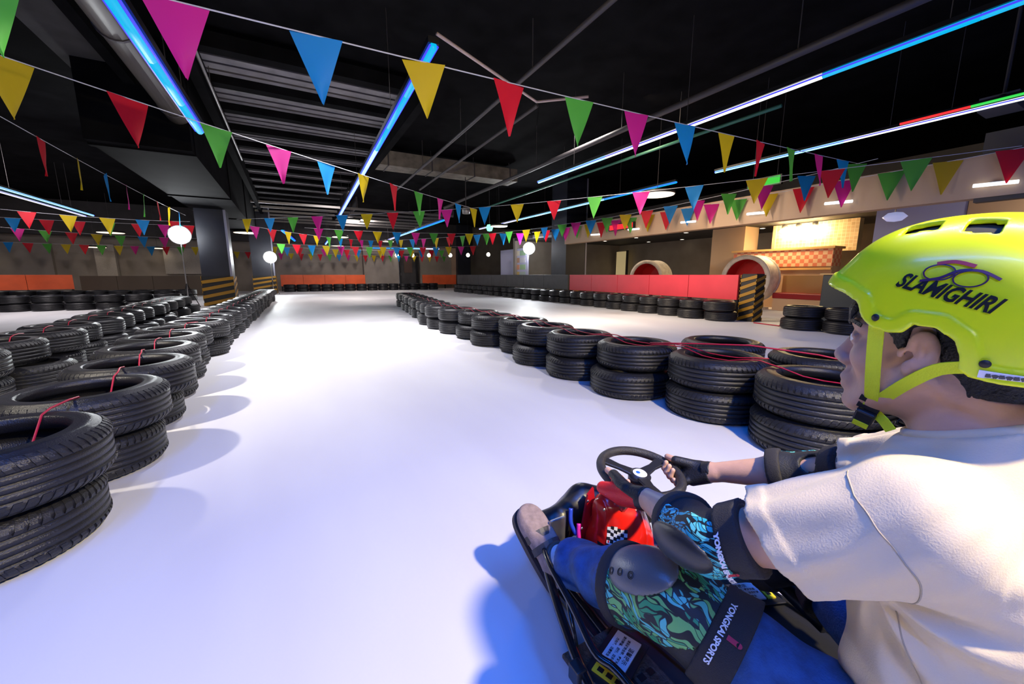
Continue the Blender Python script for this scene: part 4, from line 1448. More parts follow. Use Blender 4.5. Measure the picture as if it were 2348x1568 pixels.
# lettering runs back along the left side, sloping down to the rear
lm = cuts(text_mesh('SLAMIGHIRI', 0.030, 0.35, 0.0009), 0.006)
ca, sa = math.cos(-0.33), math.sin(-0.33)
warp(lm, lambda v: on_helmet(-0.026 - (v.x * 0.62 * ca - v.y * 0.9 * sa), 0.078 + v.x * 0.62 * sa + v.y * 0.9 * ca))
lm.materials.append(INK)
sub('lettering', lm, helmet)
# emblem of two rings and a swoosh above the lettering
emb = MB()


def decal_path(pts, wd, lift=0.0020):
    P = smooth_path([Vector((p[0], p[1], 0)) for p in pts], 5)
    pts3 = [on_helmet(p.x, p.y, lift) for p in P]
    nr = [Vector((-hel_s(p.x, p.y) / EH[0] ** 2, (p.x - OH[1]) / EH[1] ** 2, (p.y - OH[2]) / EH[2] ** 2)) for p in P]
    return ribbon(pts3, nr, wd, 0.0008)


for ctr, rr in (((-0.018, 0.103), 0.013), ((-0.046, 0.095), 0.013)):
    b = decal_path([(ctr[0] + rr * 1.1 * math.cos(t), ctr[1] + rr * 0.75 * math.sin(t)) for t in [k * PI / 6 for k in range(13)]], 0.0016)
    sub('emblem_ring', b.mesh('emblem_ring', mat('violet_decal_ink', (0.06, 0.01, 0.06), 0.4)), helmet)
sub('emblem_swoosh', decal_path([(-0.002, 0.092), (-0.020, 0.096), (-0.036, 0.105), (-0.054, 0.104), (-0.070, 0.094)], 0.0034).mesh('emblem_swoosh', mat('violet_decal_ink', (0, 0, 0))), helmet)
sub('emblem_bar', decal_path([(-0.014, 0.114), (-0.030, 0.116), (-0.048, 0.110)], 0.0048).mesh('emblem_bar', mat('crimson_decal_ink', (0.25, 0.01, 0.01), 0.4)), helmet)
sub('size_sticker', decal_path([(-0.068, -0.019), (-0.085, -0.020), (-0.105, -0.021), (-0.125, -0.021)], 0.010, 0.0036).mesh('size_sticker', mat('white_sticker', (0.75, 0.75, 0.82), 0.4)), helmet)
for q in range(7):
    a0 = -0.074 - 0.0052 * q
    sub('sticker_print', decal_path([(a0, -0.0200 - 0.0010 * (q % 2)), (a0 - 0.0022, -0.0202), (a0 - 0.0040, -0.0198 - 0.0012 * (q % 2))], 0.0044, 0.0048).mesh('sticker_print', mat('grey_ink', (0.05, 0.05, 0.06), 0.5)), helmet)

# chin straps
JX = V(0.0, 0.0, 0.0)
BUCK = hp(0.046, 0.047, -0.100)
for sg in (1, -1):
    bk = hp(sg * 0.046, 0.047, -0.100)
    f = smooth_path([hp(sg * 0.104, 0.036, 0.030), hp(sg * 0.092, 0.038, -0.010), hp(sg * 0.078, 0.040, -0.050), hp(sg * 0.060, 0.043, -0.086), bk], 4)
    nr = [(-sg, 0.1, -0.1)] * len(f)
    sub('front_strap', ribbon(f, nr, 0.019).mesh('front_strap', NEON2), helmet)
    g_ = smooth_path([hp(sg * 0.108, -0.056, -0.014), hp(sg * 0.097, -0.030, -0.024), hp(sg * 0.083, 0.000, -0.052), hp(sg * 0.064, 0.026, -0.082), hp(sg * 0.048, 0.042, -0.100)], 4)
    nr = [(-sg, -0.1, -0.3)] * len(g_)
    sub('rear_strap', ribbon(g_, nr, 0.017).mesh('rear_strap', NEON2), helmet)
ch = smooth_path([hp(0.047, 0.046, -0.101), hp(0.034, 0.055, -0.122), hp(0.0, 0.060, -0.134), hp(-0.034, 0.055, -0.122), hp(-0.047, 0.046, -0.101)], 4)
sub('chin_strap', ribbon(ch, [(0, 0.2, -1)] * len(ch), 0.018).mesh('chin_strap', NEON2), helmet)
BUCKM = mat('black_buckle_plastic', (0.012, 0.012, 0.016), 0.35)
for (s0, a0, u0, dz) in ((0.050, 0.046, -0.096, 0.006), (0.044, 0.050, -0.109, 0.006)):
    M = Matrix.Translation(Vector(hp(s0, a0, u0))) @ Matrix.Rotation(math.radians(-28), 4, 'Y') @ Matrix.Rotation(math.radians(20), 4, 'X')
    o = sub('slider', MB().box(-0.003, 0.003, -0.014, 0.014, -0.004, 0.004, M).mesh('slider', BUCKM), helmet)
M = Matrix.Translation(Vector(hp(0.040, 0.054, -0.126))) @ Matrix.Rotation(math.radians(-25), 4, 'Y') @ Matrix.Rotation(math.radians(18), 4, 'X')
b = sub('buckle', MB().box(-0.006, 0.006, -0.013, 0.013, -0.012, 0.012, M).mesh('buckle', BUCKM), helmet)
bevel(b, 0.003, 2)
sub('buckle_clip', MB().box(-0.0072, -0.0055, -0.010, 0.010, -0.019, -0.009, M).mesh('buckle_clip', NEON2), helmet)
sub('strap_tail', ribbon([hp(0.036, 0.045, -0.115), hp(0.040, 0.030, -0.126), hp(0.040, 0.020, -0.138)], [(-1, 0, -0.3)] * 3, 0.016).mesh('strap_tail', NEON2), helmet)

# ------------------------------------------------------------------ T-shirt
SHIRT = mat('cream_cotton', (0.70, 0.58, 0.40), 0.85, spec=0.2, sheen=0.15, bump=0.12, bscale=420)
sh = Field((0.555, -0.09, 0.12), (1.13, 0.42, 0.86), 0.0042)
for (p, k) in [(ell_fn((0.8375, 0.118, 0.600), (0.170, 0.125, 0.165), infl=0.012), 0.05), (ell_fn((0.8425, 0.105, 0.410), (0.152, 0.125, 0.20), infl=0.014), 0.06), (ell_fn((0.8425, 0.085, 0.245), (0.170, 0.125, 0.12), infl=0.012), 0.06),
               (cap_fn(SHL + V(0.03, 0, 0.006), SHR + V(-0.03, 0, 0.008), 0.071, 0.071), 0.04), (cap_fn((0.8375, 0.112, 0.71), (0.8375, 0.136, 0.785), 0.100, 0.074), 0.05)]:
    sh.add(p, k)
SLV = []
for sgn, a_, b_ in ((1, SHL, ELL), (-1, SHR, ELR)):
    f = Field((0.50, -0.09, 0.30), (1.17, 0.46, 0.86), 0.0042)
    d_ = (b_ - a_)
    d_ /= np.linalg.norm(d_)
    e_ = a_ + (b_ - a_) * 0.60
    low = V(0, -0.015, -0.014)
    f.add(cap_fn(a_, e_ + d_ * 0.05, 0.071, 0.066))
    f.add(cap_fn(a_ + low * 1.2, e_ + d_ * 0.05 + low * 0.9, 0.064, 0.056), 0.04)
    n_ = d_ + V(0, 0.0, -0.30)
    SLV.append((f, e_, d_, n_ / np.linalg.norm(n_)))


def folds(X, Y, Z):
    # creases that fan out of each armpit, plus slack wrinkles at the waist
    out = 0
    for sx, ap in ((1, V(0.665, 0.185, 0.590)), (-1, V(1.010, 0.185, 0.590))):
        y, z = -(Y - ap[1]), Z - ap[2]
        r = np.sqrt(y * y + z * z) + 1e-6
        ph = np.arctan2(z, y)
        side = sstep(0.02, 0.10, (0.8375 - X) * sx)
        wv = np.sin(ph * 10.0 + 1.5 * np.sin(r * 22)) + 0.5 * np.sin(ph * 17 + 2.0)
        out = out + side * 0.0095 * wv * sstep(0.012, 0.06, r) * np.exp(-(r / 0.17) ** 2)
    out = out + 0.0050 * np.sin(Z * 46 + Y * 30 + 2.2 * np.sin(X * 14 + Y * 9)) * sstep(0.55, 0.40, Z)
    out = out + 0.0030 * np.sin(X * 31 + Z * 27 + 1.7 * np.sin(Y * 23)) * np.sin(Y * 19 - Z * 13)
    return out


X, Y, Z = sh.grid()
sh.a += folds(X, Y, Z).astype(np.float32)
for (f, e_, d_, n_), a_, sx in zip(SLV, (SHL, SHR), (1, -1)):
    X, Y, Z = f.grid()
    al = (X - a_[0]) * d_[0] + (Y - a_[1]) * d_[1] + (Z - a_[2]) * d_[2]
    # angle round the arm
    u1 = np.cross(d_, V(0, 0, 1))
    u1 /= np.linalg.norm(u1)
    u2 = np.cross(u1, d_)
    q1 = (X - a_[0]) * u1[0] + (Y - a_[1]) * u1[1] + (Z - a_[2]) * u1[2]
    q2 = (X - a_[0]) * u2[0] + (Y - a_[1]) * u2[1] + (Z - a_[2]) * u2[2]
    an_ = np.arctan2(q2, q1)
    f.a += (0.0038 * np.sin(an_ * 7 + al * 14 + 0.8 * np.sin(al * 30)) * sstep(0.03, 0.12, al) + 0.0016 * np.sin(an_ * 11 - al * 50)).astype(np.float32)
    f.a -= (0.0022 * sstep(0.022, 0.019, np.abs((X - e_[0]) * n_[0] + (Y - e_[1]) * n_[1] + (Z - e_[2]) * n_[2] + 0.008))).astype(np.float32)
    f.half(e_, n_)
    i0 = tuple(slice(int(round((sh.lo[i] - f.lo[i]) / f.h)), None) for i in range(3))
# one garment: torso field resampled onto a grid that holds both sleeves
full = Field((0.50, -0.09, 0.12), (1.17, 0.46, 0.86), 0.0042)
for src in (sh, SLV[0][0], SLV[1][0]):
    off = np.round((src.lo - full.lo) / full.h).astype(int)
    sl, ss = [], []
    for i in range(3):
        a0 = max(off[i], 0)
        b0 = min(off[i] + src.a.shape[i], full.a.shape[i])
        sl.append(slice(a0, b0))
        ss.append(slice(a0 - off[i], b0 - off[i]))
    o_, v_ = full.a[tuple(sl)], src.a[tuple(ss)]
    k = 0.030 if src is not sh else 0.0001
    h_ = np.clip(0.5 + 0.5 * (o_ - v_) / k, 0, 1)
    full.a[tuple(sl)] = o_ + (v_ - o_) * h_ - k * h_ * (1 - h_)
    if src is not sh:
        e_, _d, d_ = (SLV[0] if src is SLV[0][0] else SLV[1])[1:]
        Xf, Yf, Zf = full.grid(tuple(sl))
        near = np.sqrt((Xf - e_[0]) ** 2 + (Yf - e_[1]) ** 2 + (Zf - e_[2]) ** 2) < 0.14
        pl = (Xf - e_[0]) * d_[0] + (Yf - e_[1]) * d_[1] + (Zf - e_[2]) * d_[2]
        out_side = ((Xf < 0.665) if e_[0] < 0.84 else (Xf > 1.01))
        blk = full.a[tuple(sl)]
        full.a[tuple(sl)] = np.where(near & out_side, np.maximum(blk, pl), blk)
# neck opening
COLC, COLN = V(0.8375, 0.143, 0.786), V(0, 0.40, 0.92)
COLN /= np.linalg.norm(COLN)
full.half(COLC, COLN)
full.half((0.84, 0.1, 0.165), (0, 0, -1))
shirt = part('t_shirt', full.mesh('t_shirt', SHIRT))
# ribbed collar ring
c1 = np.cross(COLN, V(1, 0, 0))
ring = [COLC + 0.068 * math.cos(t) * V(1, 0, 0) + 0.074 * math.sin(t) * c1 for t in [k * PI / 20 for k in range(41)]]
sub('collar', MB().tube([Vector(p) for p in ring], 0.0085, 8, False).mesh('collar', SHIRT, True), shirt)


def sample(fld, P):
    # trilinear look-up
    g_ = np.clip((P - fld.lo) / fld.h, 0, np.array(fld.a.shape) - 1.001)
    i = g_.astype(int)
    t = g_ - i
    v = 0
    for dx in (0, 1):
        for dy in (0, 1):
            for dz in (0, 1):
                w_ = (t[:, 0] if dx else 1 - t[:, 0]) * (t[:, 1] if dy else 1 - t[:, 1]) * (t[:, 2] if dz else 1 - t[:, 2])
                v = v + w_ * fld.a[i[:, 0] + dx, i[:, 1] + dy, i[:, 2] + dz]
    return v


def march(fld, origin, direction, t0, t1, n=160):
    # first point along a line where the field turns negative
    o_, d_ = np.array(origin, float), np.array(direction, float)
    ts = np.linspace(t0, t1, n)
    v = sample(fld, o_ + ts[:, None] * d_)
    w_ = int(np.argmax(v < 0))
    if v[w_] >= 0:
        return None
    if w_ == 0:
        return o_ + ts[0] * d_
    f = v[w_ - 1] / (v[w_ - 1] - v[w_])
    return o_ + (ts[w_ - 1] + (ts[w_] - ts[w_ - 1]) * f) * d_


def seam(name, pts, parent, fld, m, rad=0.0010, axis=(1, 0, 0)):
    # stitch line laid on the cloth where lines parallel to the axis meet it
    out = []
    for p in smooth_path(pts, 8):
        q = march(fld, np.array(p) - 0.12 * np.array(axis), axis, 0, 0.30)
        if q is not None:
            out.append(Vector(q) + Vector(axis) * -0.0004)
    if len(out) > 3:
        sub(name, MB().tube(out, rad, 6).mesh(name, m, True), parent)


SEAM = mat('cream_seam', (0.42, 0.35, 0.25), 0.9)
seam('sleeve_seam', [(0.66, 0.215, 0.735), (0.66, 0.165, 0.70), (0.66, 0.125, 0.655), (0.66, 0.125, 0.61), (0.66, 0.150, 0.585)], shirt, full, SEAM)
seam('side_seam', [(0.66, 0.150, 0.56), (0.66, 0.125, 0.50), (0.66, 0.105, 0.42), (0.66, 0.10, 0.33)], shirt, full, SEAM)

# ------------------------------------------------------------------ jeans
DENIM = mat('blue_denim', (0.016, 0.075, 0.24), 0.75, noise=0.28, nscale=40, bump=0.3, bscale=260)
jn = Field((0.50, -0.09, 0.06), (1.18, 0.98, 0.47), 0.0050)
jn.add(ell_fn((0.8425, 0.085, 0.245), (0.172, 0.128, 0.130), infl=0.002))
for nm in 'LR':
    for (p, k), inf in zip(LEG[nm], (0.012, 0.014, 0.016, 0.022)):
        fn, lo, hi = p
        jn.add(((lambda X, Y, Z, fn=fn, inf=inf: fn(X, Y, Z) - inf), lo - inf, hi + inf), 0.035)
X, Y, Z = jn.grid()
wr = 0.0055 * np.sin(Y * 55 + X * 20 + 2.0 * np.sin(Z * 30 + X * 25)) * sstep(0.30, 0.5, Y) + 0.0060 * np.sin(Y * 34 - Z * 40 + 1.8 * np.sin(X * 30)) * sstep(0.42, 0.25, Y)
jn.a += wr.astype(np.float32)
for nm, kn_, an in (('L', KNL, ANL), ('R', KNR, ANR)):
    d_ = (an - kn_) / np.linalg.norm(an - kn_)
    e_ = kn_ + (an - kn_) * 0.875
    X, Y, Z = jn.grid()
    pl = (X - e_[0]) * d_[0] + (Y - e_[1]) * d_[1] + (Z - e_[2]) * d_[2]
    near = ((X - e_[0]) ** 2 + (Y - e_[1]) ** 2 + (Z - e_[2]) ** 2) < 0.16 ** 2
    jn.a = np.where(near, np.maximum(jn.a, pl), jn.a).astype(np.float32)
jeans = part('jeans', jn.mesh('jeans', DENIM))

# ------------------------------------------------------------------ shoes and socks
SUEDE = mat('taupe_suede', (0.27, 0.20, 0.185), 0.85, noise=0.2, nscale=60, bump=0.2, bscale=300)
SUEDED = mat('dark_shoe_leather', (0.05, 0.045, 0.045), 0.5, bump=0.15, bscale=200)
SOLE = mat('dark_rubber_sole', (0.03, 0.02, 0.02), 0.6)
SOCK = mat('white_sock_knit', (0.75, 0.73, 0.78), 0.85, bump=0.3, bscale=500)
for nm in 'LR':
    an, td, up, sd = FT[nm]
    kn_ = KNL if nm == 'L' else KNR
    sh_d = (an - kn_) / np.linalg.norm(an - kn_)
    base = an - up * 0.052
    R3 = [sd, td, up]
    f = Field(an - 0.24, an + 0.28, 0.0042)
    f.add(ell_fn(base + td * 0.130 + up * 0.004, (0.049, 0.062, 0.036), R3))
    f.add(ell_fn(base + td * 0.060 + up * 0.016, (0.045, 0.074, 0.042), R3), 0.03)
    f.add(ell_fn(base - td * 0.022 + up * 0.016, (0.040, 0.050, 0.046), R3), 0.03)
    f.add(cap_fn(base + up * 0.030 + td * 0.0, base + up * 0.055 - td * 0.004, 0.036, 0.036), 0.02)
    f.half(base - up * 0.020, -up)
    f.half(an + up * 0.012 + td * 0.0, up + 0.25 * td)
    shoe = part('shoe', f.mesh('shoe', SUEDE))
    # sole
    pts = [(-0.066, 0.018), (-0.060, 0.032), (0.0, 0.041), (0.08, 0.048), (0.15, 0.049), (0.185, 0.033), (0.196, 0.0)]
    outl = [(a, b) for a, b in pts] + [(a, -b) for a, b in pts[::-1][1:]]
    outl = [(p.x, p.y) for p in smooth_path([Vector((a, b, 0)) for a, b in outl + outl[:1]], 4)][:-1]
    vs = []
    for hgt in (-0.036, -0.016):
        vs += [tuple(base + td * (a * 0.98) + sd * b + up * hgt) for a, b in outl]
    n = len(outl)
    mbs = MB().add(vs, [tuple(range(n))[::-1], tuple(range(n, 2 * n))] + [(i, (i + 1) % n, n + (i + 1) % n, n + i) for i in range(n)])
    sub('sole', mbs.mesh('sole', SOLE), shoe)
    # two straps across the instep
    for q, wd in ((0.085, 0.024), (0.045, 0.022)):
        pp = []
        for t in np.linspace(-1.25, 1.25, 11):
            r_ = 0.0455 + 0.002
            top = 0.034 if q > 0.07 else 0.050
            pp.append(base + td * q + sd * (0.050 * math.sin(t)) + up * (-0.012 + (top + 0.021) * math.cos(t)))
        sub('strap', ribbon([Vector(p) for p in pp], [Vector(sd * math.sin(t) + up * math.cos(t)) for t in np.linspace(-1.25, 1.25, 11)], wd, 0.004).mesh('strap', SUEDED), shoe)
    rg = [an + up * 0.008 + 0.038 * (math.cos(t) * sd + math.sin(t) * td) * V(1, 1, 1) for t in [k * PI / 10 for k in range(21)]]
    sub('padded_collar', MB().tube([Vector(p) for p in rg], 0.0085, 8, False).mesh('padded_collar', SUEDED, True), shoe)
    rg0, rg1 = an - sh_d * 0.010, an - sh_d * 0.030
    f2 = Field(an - 0.09, an + 0.09, 0.004)
    f2.add(cap_fn(an + sh_d * 0.02, an - sh_d * 0.08, 0.0365, 0.0375))
    f2.half(an - sh_d * 0.030, -sh_d)
    f2.half(an + sh_d * 0.012, sh_d)
    part('sock', f2.mesh('sock', SOCK))

# ------------------------------------------------------------------ gloves
GRED = mat('red_glove_cloth', (0.75, 0.006, 0.016), 0.5, bump=0.2, bscale=300)
GBLK = mat('black_glove_leather', (0.012, 0.012, 0.014), 0.5, bump=0.2, bscale=250)
for nm, prims, fr, wr_ in (('L', GLL, HLF, WRL), ('R', GLR, HRF, WRR)):
    C, T, O, kn, toW = fr
    f = Field(np.minimum(C, wr_) - 0.09, np.maximum(C, wr_) + 0.09, 0.0030)
    for p, k in prims:
        f.add(p, k)
    f.half(wr_ - toW * 0.004, toW)
    X, Y, Z = f.grid()
    ring_cut = cap_fn(wheel_pt(0), wheel_pt(0), 0.001, 0.001)
    g1 = part('glove', f.mesh('glove', GRED if nm == 'L' else GBLK))
    if nm == 'L':
        # black leather over the thumb side and cuff
        f3 = Field(np.minimum(C, wr_) - 0.09, np.maximum(C, wr_) + 0.09, 0.0030)
        for p, k in prims:
            fn, lo, hi = p
            f3.add(((lambda X, Y, Z, fn=fn: fn(X, Y, Z) - 0.0016), lo - 0.002, hi + 0.002), k)
        f3.half(wr_ - toW * 0.002, toW)
        X, Y, Z = f3.grid()
        mid_ = kn * 0.5 + wr_ * 0.5
        pn = WN * 0.95 - O * 0.30
        pl = 0.009 - ((X - mid_[0]) * pn[0] + (Y - mid_[1]) * pn[1] + (Z - mid_[2]) * pn[2])
        f3.a = np.maximum(f3.a, pl).astype(np.float32)
        sub('palm_panel', f3.mesh('palm_panel', GBLK), g1)
    cf = [wr_ - toW * 0.006 + 0.0265 * (math.cos(t) * T + math.sin(t) * np.cross(T, toW)) for t in [k * PI / 12 for k in range(25)]]
    f4 = Field(wr_ - 0.06, wr_ + 0.06, 0.003)
    f4.add(cap_fn(wr_ + toW * 0.03, wr_ - toW * 0.05, 0.0285, 0.0285))
    f4.half(wr_ + toW * 0.002, toW)
    f4.half(wr_ - toW * 0.022, -toW)
    sub('cuff', f4.mesh('cuff', GBLK), g1)
    nk = O + WN * 0.5
    nk = nk / np.linalg.norm(nk)
    q0 = kn + O * 0.016
    pr = [Vector(q0 + T * t + (-toW) * 0.004 * math.sin(t * 300) + nk * 0.0045) for t in np.linspace(-0.014, 0.014, 8)]
    sub('white_print', ribbon(pr, [Vector(nk)] * 8, 0.007, 0.001).mesh('white_print', mat('white_print', (0.8, 0.8, 0.82), 0.5)), g1)

# ------------------------------------------------------------------ elbow and knee pads
def leaf_material(name, c1_, c2_, c3_, scale):
    m = mat(name, c1_, 0.6)
    nt = m.node_tree
    b = nt.nodes['Principled BSDF']
    tc = nt.nodes.new('ShaderNodeTexCoord')
    nz = nt.nodes.new('ShaderNodeTexNoise')
    nz.inputs['Scale'].default_value = 9
    vm = nt.nodes.new('ShaderNodeVectorMath')
    vm.operation = 'MULTIPLY_ADD'
    vm.inputs[1].default_value = (0.12, 0.12, 0.12)
    nt.links.new(tc.outputs['Object'], nz.inputs['Vector'])
    nt.links.new(nz.outputs['Color'], vm.inputs[0])
    nt.links.new(tc.outputs['Object'], vm.inputs[2])
    mp = nt.nodes.new('ShaderNodeMapping')
    mp.inputs['Rotation'].default_value = (0.5, 0.7, 0.3)
    mp.inputs['Scale'].default_value = (scale, scale * 0.17, scale)
    nt.links.new(vm.outputs[0], mp.inputs[0])
    vo = nt.nodes.new('ShaderNodeTexVoronoi')
    vo.inputs['Scale'].default_value = 1.0
    nt.links.new(mp.outputs[0], vo.inputs['Vector'])
    ve = nt.nodes.new('ShaderNodeTexVoronoi')
    ve.feature = 'DISTANCE_TO_EDGE'
    ve.inputs['Scale'].default_value = 1.0
    nt.links.new(mp.outputs[0], ve.inputs['Vector'])
    cr = nt.nodes.new('ShaderNodeValToRGB')
    cr.color_ramp.interpolation = 'CONSTANT'
    cr.color_ramp.elements[0].color = (*c1_, 1)
    cr.color_ramp.elements[1].position = 0.28
    cr.color_ramp.elements[1].color = (*c2_, 1)
    e = cr.color_ramp.elements.new(0.55)
    e.color = (*c3_, 1)
    e = cr.color_ramp.elements.new(0.78)
    e.color = (0.008, 0.012, 0.016, 1)
    sp = nt.nodes.new('ShaderNodeSeparateColor')
    nt.links.new(vo.outputs['Color'], sp.inputs[0])
    nt.links.new(sp.outputs[0], cr.inputs[0])
    er = nt.nodes.new('ShaderNodeValToRGB')
    er.color_ramp.elements[0].position = 0.05
    er.color_ramp.elements[1].position = 0.09
    nt.links.new(ve.outputs['Distance'], er.inputs[0])
    mx = nt.nodes.new('ShaderNodeMix')
    mx.data_type = 'RGBA'
    nt.links.new(er.outputs[0], mx.inputs[0])
    mx.inputs[6].default_value = (0.008, 0.012, 0.016, 1)
    nt.links.new(cr.outputs[0], mx.inputs[7])
    nt.links.new(mx.outputs[2], b.inputs['Base Color'])
    return m


LEAF_E = leaf_material('teal_leaf_print', (0.05, 0.50, 0.60), (0.16, 0.72, 0.66), (0.03, 0.42, 0.50), 150)
LEAF_K = leaf_material('green_leaf_print', (0.03, 0.30, 0.13), (0.10, 0.52, 0.50), (0.16, 0.46, 0.14), 120)
PADB = mat('black_neoprene', (0.013, 0.014, 0.017), 0.65, bump=0.2, bscale=300)
STRAPM = mat('black_velcro_strap', (0.022, 0.020, 0.022), 0.8, bump=0.3, bscale=500)
CAPM = mat('black_hard_cap', (0.02, 0.021, 0.024), 0.38, bump=0.06, bscale=400)
CAPG = mat('grey_hard_cap', (0.12, 0.122, 0.126), 0.30, bump=0.08, bscale=300)
PRINT = mat('white_print', (0.8, 0.8, 0.82))


def limb_sleeve(limb, infl, cuts_, h=0.004, k=0.02):
    lo = np.min([p[1] for p, _ in limb], 0) - 0.06
    hi = np.max([p[2] for p, _ in limb], 0) + 0.06
    f = Field(lo, hi, h)
    for (p, kk) in limb:
        fn, l, hh = p
        f.add(((lambda X, Y, Z, fn=fn: fn(X, Y, Z) - infl), l - infl, hh + infl), k)
    for p, n in cuts_:
        f.half(p, n)
    return f


def pad_set(limb, A, B, Cc, outw, tags, leaf, fr, capm, cap_half, cap_shift, cap_axis, base_in=0.0, sw=0.019, hole=None):
    """A upper joint, B middle joint, Cc lower joint; sleeve from A-side to C-side round B"""
    dA = (B - A) / np.linalg.norm(B - A)
    dC = (Cc - B) / np.linalg.norm(Cc - B)
    s0, s1 = B - dA * fr[0], B + dC * fr[1]
    outw = np.array(outw, float)
    outw /= np.linalg.norm(outw)
    f = limb_sleeve(limb, base_in + 0.008, [(s0, -dA), (s1, dC)])
    if hole is not None:
        f.cut(ell_fn(hole, (0.021, 0.028, 0.024)))
    root = part(tags[0], f.mesh(tags[0], PADB))
    root['label'] = tags[1]
    # printed cloth on the outer half
    f2 = limb_sleeve(limb, base_in + 0.0115, [(s0 + dA * 0.012, -dA), (s1 - dC * 0.012, dC)])
    X, Y, Z = f2.grid()
    f2.a = np.maximum(f2.a, -((X - B[0]) * outw[0] + (Y - B[1]) * outw[1] + (Z - B[2]) * outw[2]) - 0.004).astype(np.float32)
    sub('printed_cloth', f2.mesh('printed_cloth', leaf), root)
    straps = []
    for (pc, dd, wd) in ((s0 + dA * 0.020, dA, sw), (s1 - dC * 0.018, dC, 0.016)):
        f3 = limb_sleeve(limb, base_in + 0.0155, [(pc + dd * wd, dd), (pc - dd * wd, -dd)])
        sub('strap', f3.mesh('strap', STRAPM), root)
        straps.append((pc, dd))
    # hard cap
    ax = np.array(cap_axis, float)
    ax -= outw * (ax @ outw)
    ax /= np.linalg.norm(ax)
    sx_ = np.cross(ax, outw)
    c0 = B + outw * cap_shift[0] + ax * cap_shift[1] + sx_ * cap_shift[2]
    R3 = [ax, sx_, outw]
    g_ = Field(c0 - 0.13, c0 + 0.13, 0.0032)
    g_.add(ell_fn(c0, cap_half, R3))
    fi_, _, _ = ell_fn(c0, np.array(cap_half) - 0.006, R3)
    X, Y, Z = g_.grid()
    g_.a = np.maximum(g_.a, -fi_(X, Y, Z)).astype(np.float32)
    g_.half(c0 + outw * cap_half[2] * 0.12, -outw)
    sub('hard_cap', g_.mesh('hard_cap', capm), root)
    return root, straps, (c0, ax, sx_, outw)


def wrap_text(txt, size, parent, fld_limb, infl, centre, along, across, outw, m, bold=0.0005, stretch=1.0):
    """lay lettering on a limb: text x along `along`, text y along `across`, dropped onto the surface"""
    me = cuts(text_mesh(txt, size, 0, bold), 0.006)
    f = limb_sleeve(fld_limb, infl, [], 0.004)
    along, across, outw = [np.array(v, float) / np.linalg.norm(v) for v in (along, across, outw)]
    outw = outw - across * (outw @ across)
    outw /= np.linalg.norm(outw)

    def fn(v):
        o_ = centre + along * v.x * stretch + across * v.y + outw * 0.16
        q = march(f, o_, -outw, 0, 0.26, 160)
        return Vector(q + outw * 0.001) if q is not None else Vector(o_ - outw * 0.16)
    warp(me, fn)
    me.materials.append(m)
    sub('lettering', me, parent)


OUT_L = V(-0.86, 0.10, -0.42)
rootE, stE, capE = pad_set(ARM_L, SHL, ELL, WRL, OUT_L, ('elbow_pad', 'teal leaf printed elbow pad with black cap and white lettering'), LEAF_E, (0.072, 0.115), CAPM, (0.075, 0.044, 0.032), (0.040, 0.010, 0.022), WRL - SHL)
for q in (0.028, 0.050):
    c0, ax, sx_, ow = capE
    M = Matrix.Translation(Vector(c0 + ax * q + ow * (0.0322 * math.sqrt(max(0, 1 - (q / 0.075) ** 2 - 0.08))) - sx_ * 0.012)) @ Vector(ow).to_track_quat('Z', 'Y').to_matrix().to_4x4()
    sub('cap_stud', MB().lathe([(0, 0.001), (0.004, 0.0014), (0.006, 0.0), (0.0072, 0.0012), (0.0072, -0.002)], 16, M).mesh('cap_stud', BLK, True), rootE)
pc, dd = stE[0]
acr = np.cross(dd, OUT_L)
wrap_text('YONGKAI SPORTS', 0.0105, rootE, ARM_L, 0.0185, pc + V(-0.02, 0.01, -0.012), V(0.18, -0.25, -0.75), dd * -1, OUT_L, PRINT, 0.0007)
wrap_text('i', 0.022, rootE, ARM_L, 0.0185, pc + V(-0.02, 0.0, -0.03) - dd * 0.006, V(0.18, -0.25, -0.75), dd * -1, OUT_L, mat('crimson_print', (0.45, 0.005, 0.03), 0.5), 0.0018)
OUT_R = V(0.80, 0.1, -0.45)
rootR, stR, capR = pad_set(ARM_R, SHR, ELR, WRR, OUT_R, ('elbow_pad', 'black elbow pad on the far arm with an oval opening'), LEAF_E, (0.100, 0.095), CAPM, (0.070, 0.040, 0.026), (0.030, 0.012, 0.0), WRR - SHR, hole=ELR + V(-0.036, -0.010, 0.034))
c_in = ELR + V(-0.040, -0.004, 0.018)
OUT_KL = V(-0.50, 0.42, 0.80)
rootK, stK, capK = pad_set(LEG['L'], HPL, KNL, ANL, OUT_KL, ('knee_pad', 'green leaf printed knee pad with grey cap and white lettering'), LEAF_K, (0.115, 0.150), CAPG, (0.105, 0.060, 0.040), (0.070, 0.040, 0.0), ANL - HPL, 0.018, 0.030)
c0, ax, sx_, ow = capK
for q in (-0.020, 0.014, 0.048):
    w_ = -0.034
    hgt = 0.040 * math.sqrt(max(0.02, 1 - (q / 0.105) ** 2 - (w_ / 0.060) ** 2))
    nn = Vector(ax * q / 0.105 ** 2 + sx_ * w_ / 0.060 ** 2 + ow * hgt / 0.040 ** 2).normalized()
    M = Matrix.Translation(Vector(c0 + ax * q + sx_ * w_ + ow * hgt)) @ nn.to_track_quat('Z', 'Y').to_matrix().to_4x4()
    sub('cap_stud', MB().lathe([(0, -0.001), (0.0045, 0.0004), (0.006, -0.0006), (0.0078, 0.0014), (0.0078, -0.003)], 16, M).mesh('cap_stud', BLK, True), rootK)
OUT_KT = V(-0.62, -0.10, 0.72)
pc, dd = stK[0]
around = np.cross(dd, OUT_KT)
wrap_text('YONGKAI SPORTS', 0.0135, rootK, LEG['L'], 0.0375, pc + dd * 0.012, -around, -dd, OUT_KT, PRINT, 0.0005)
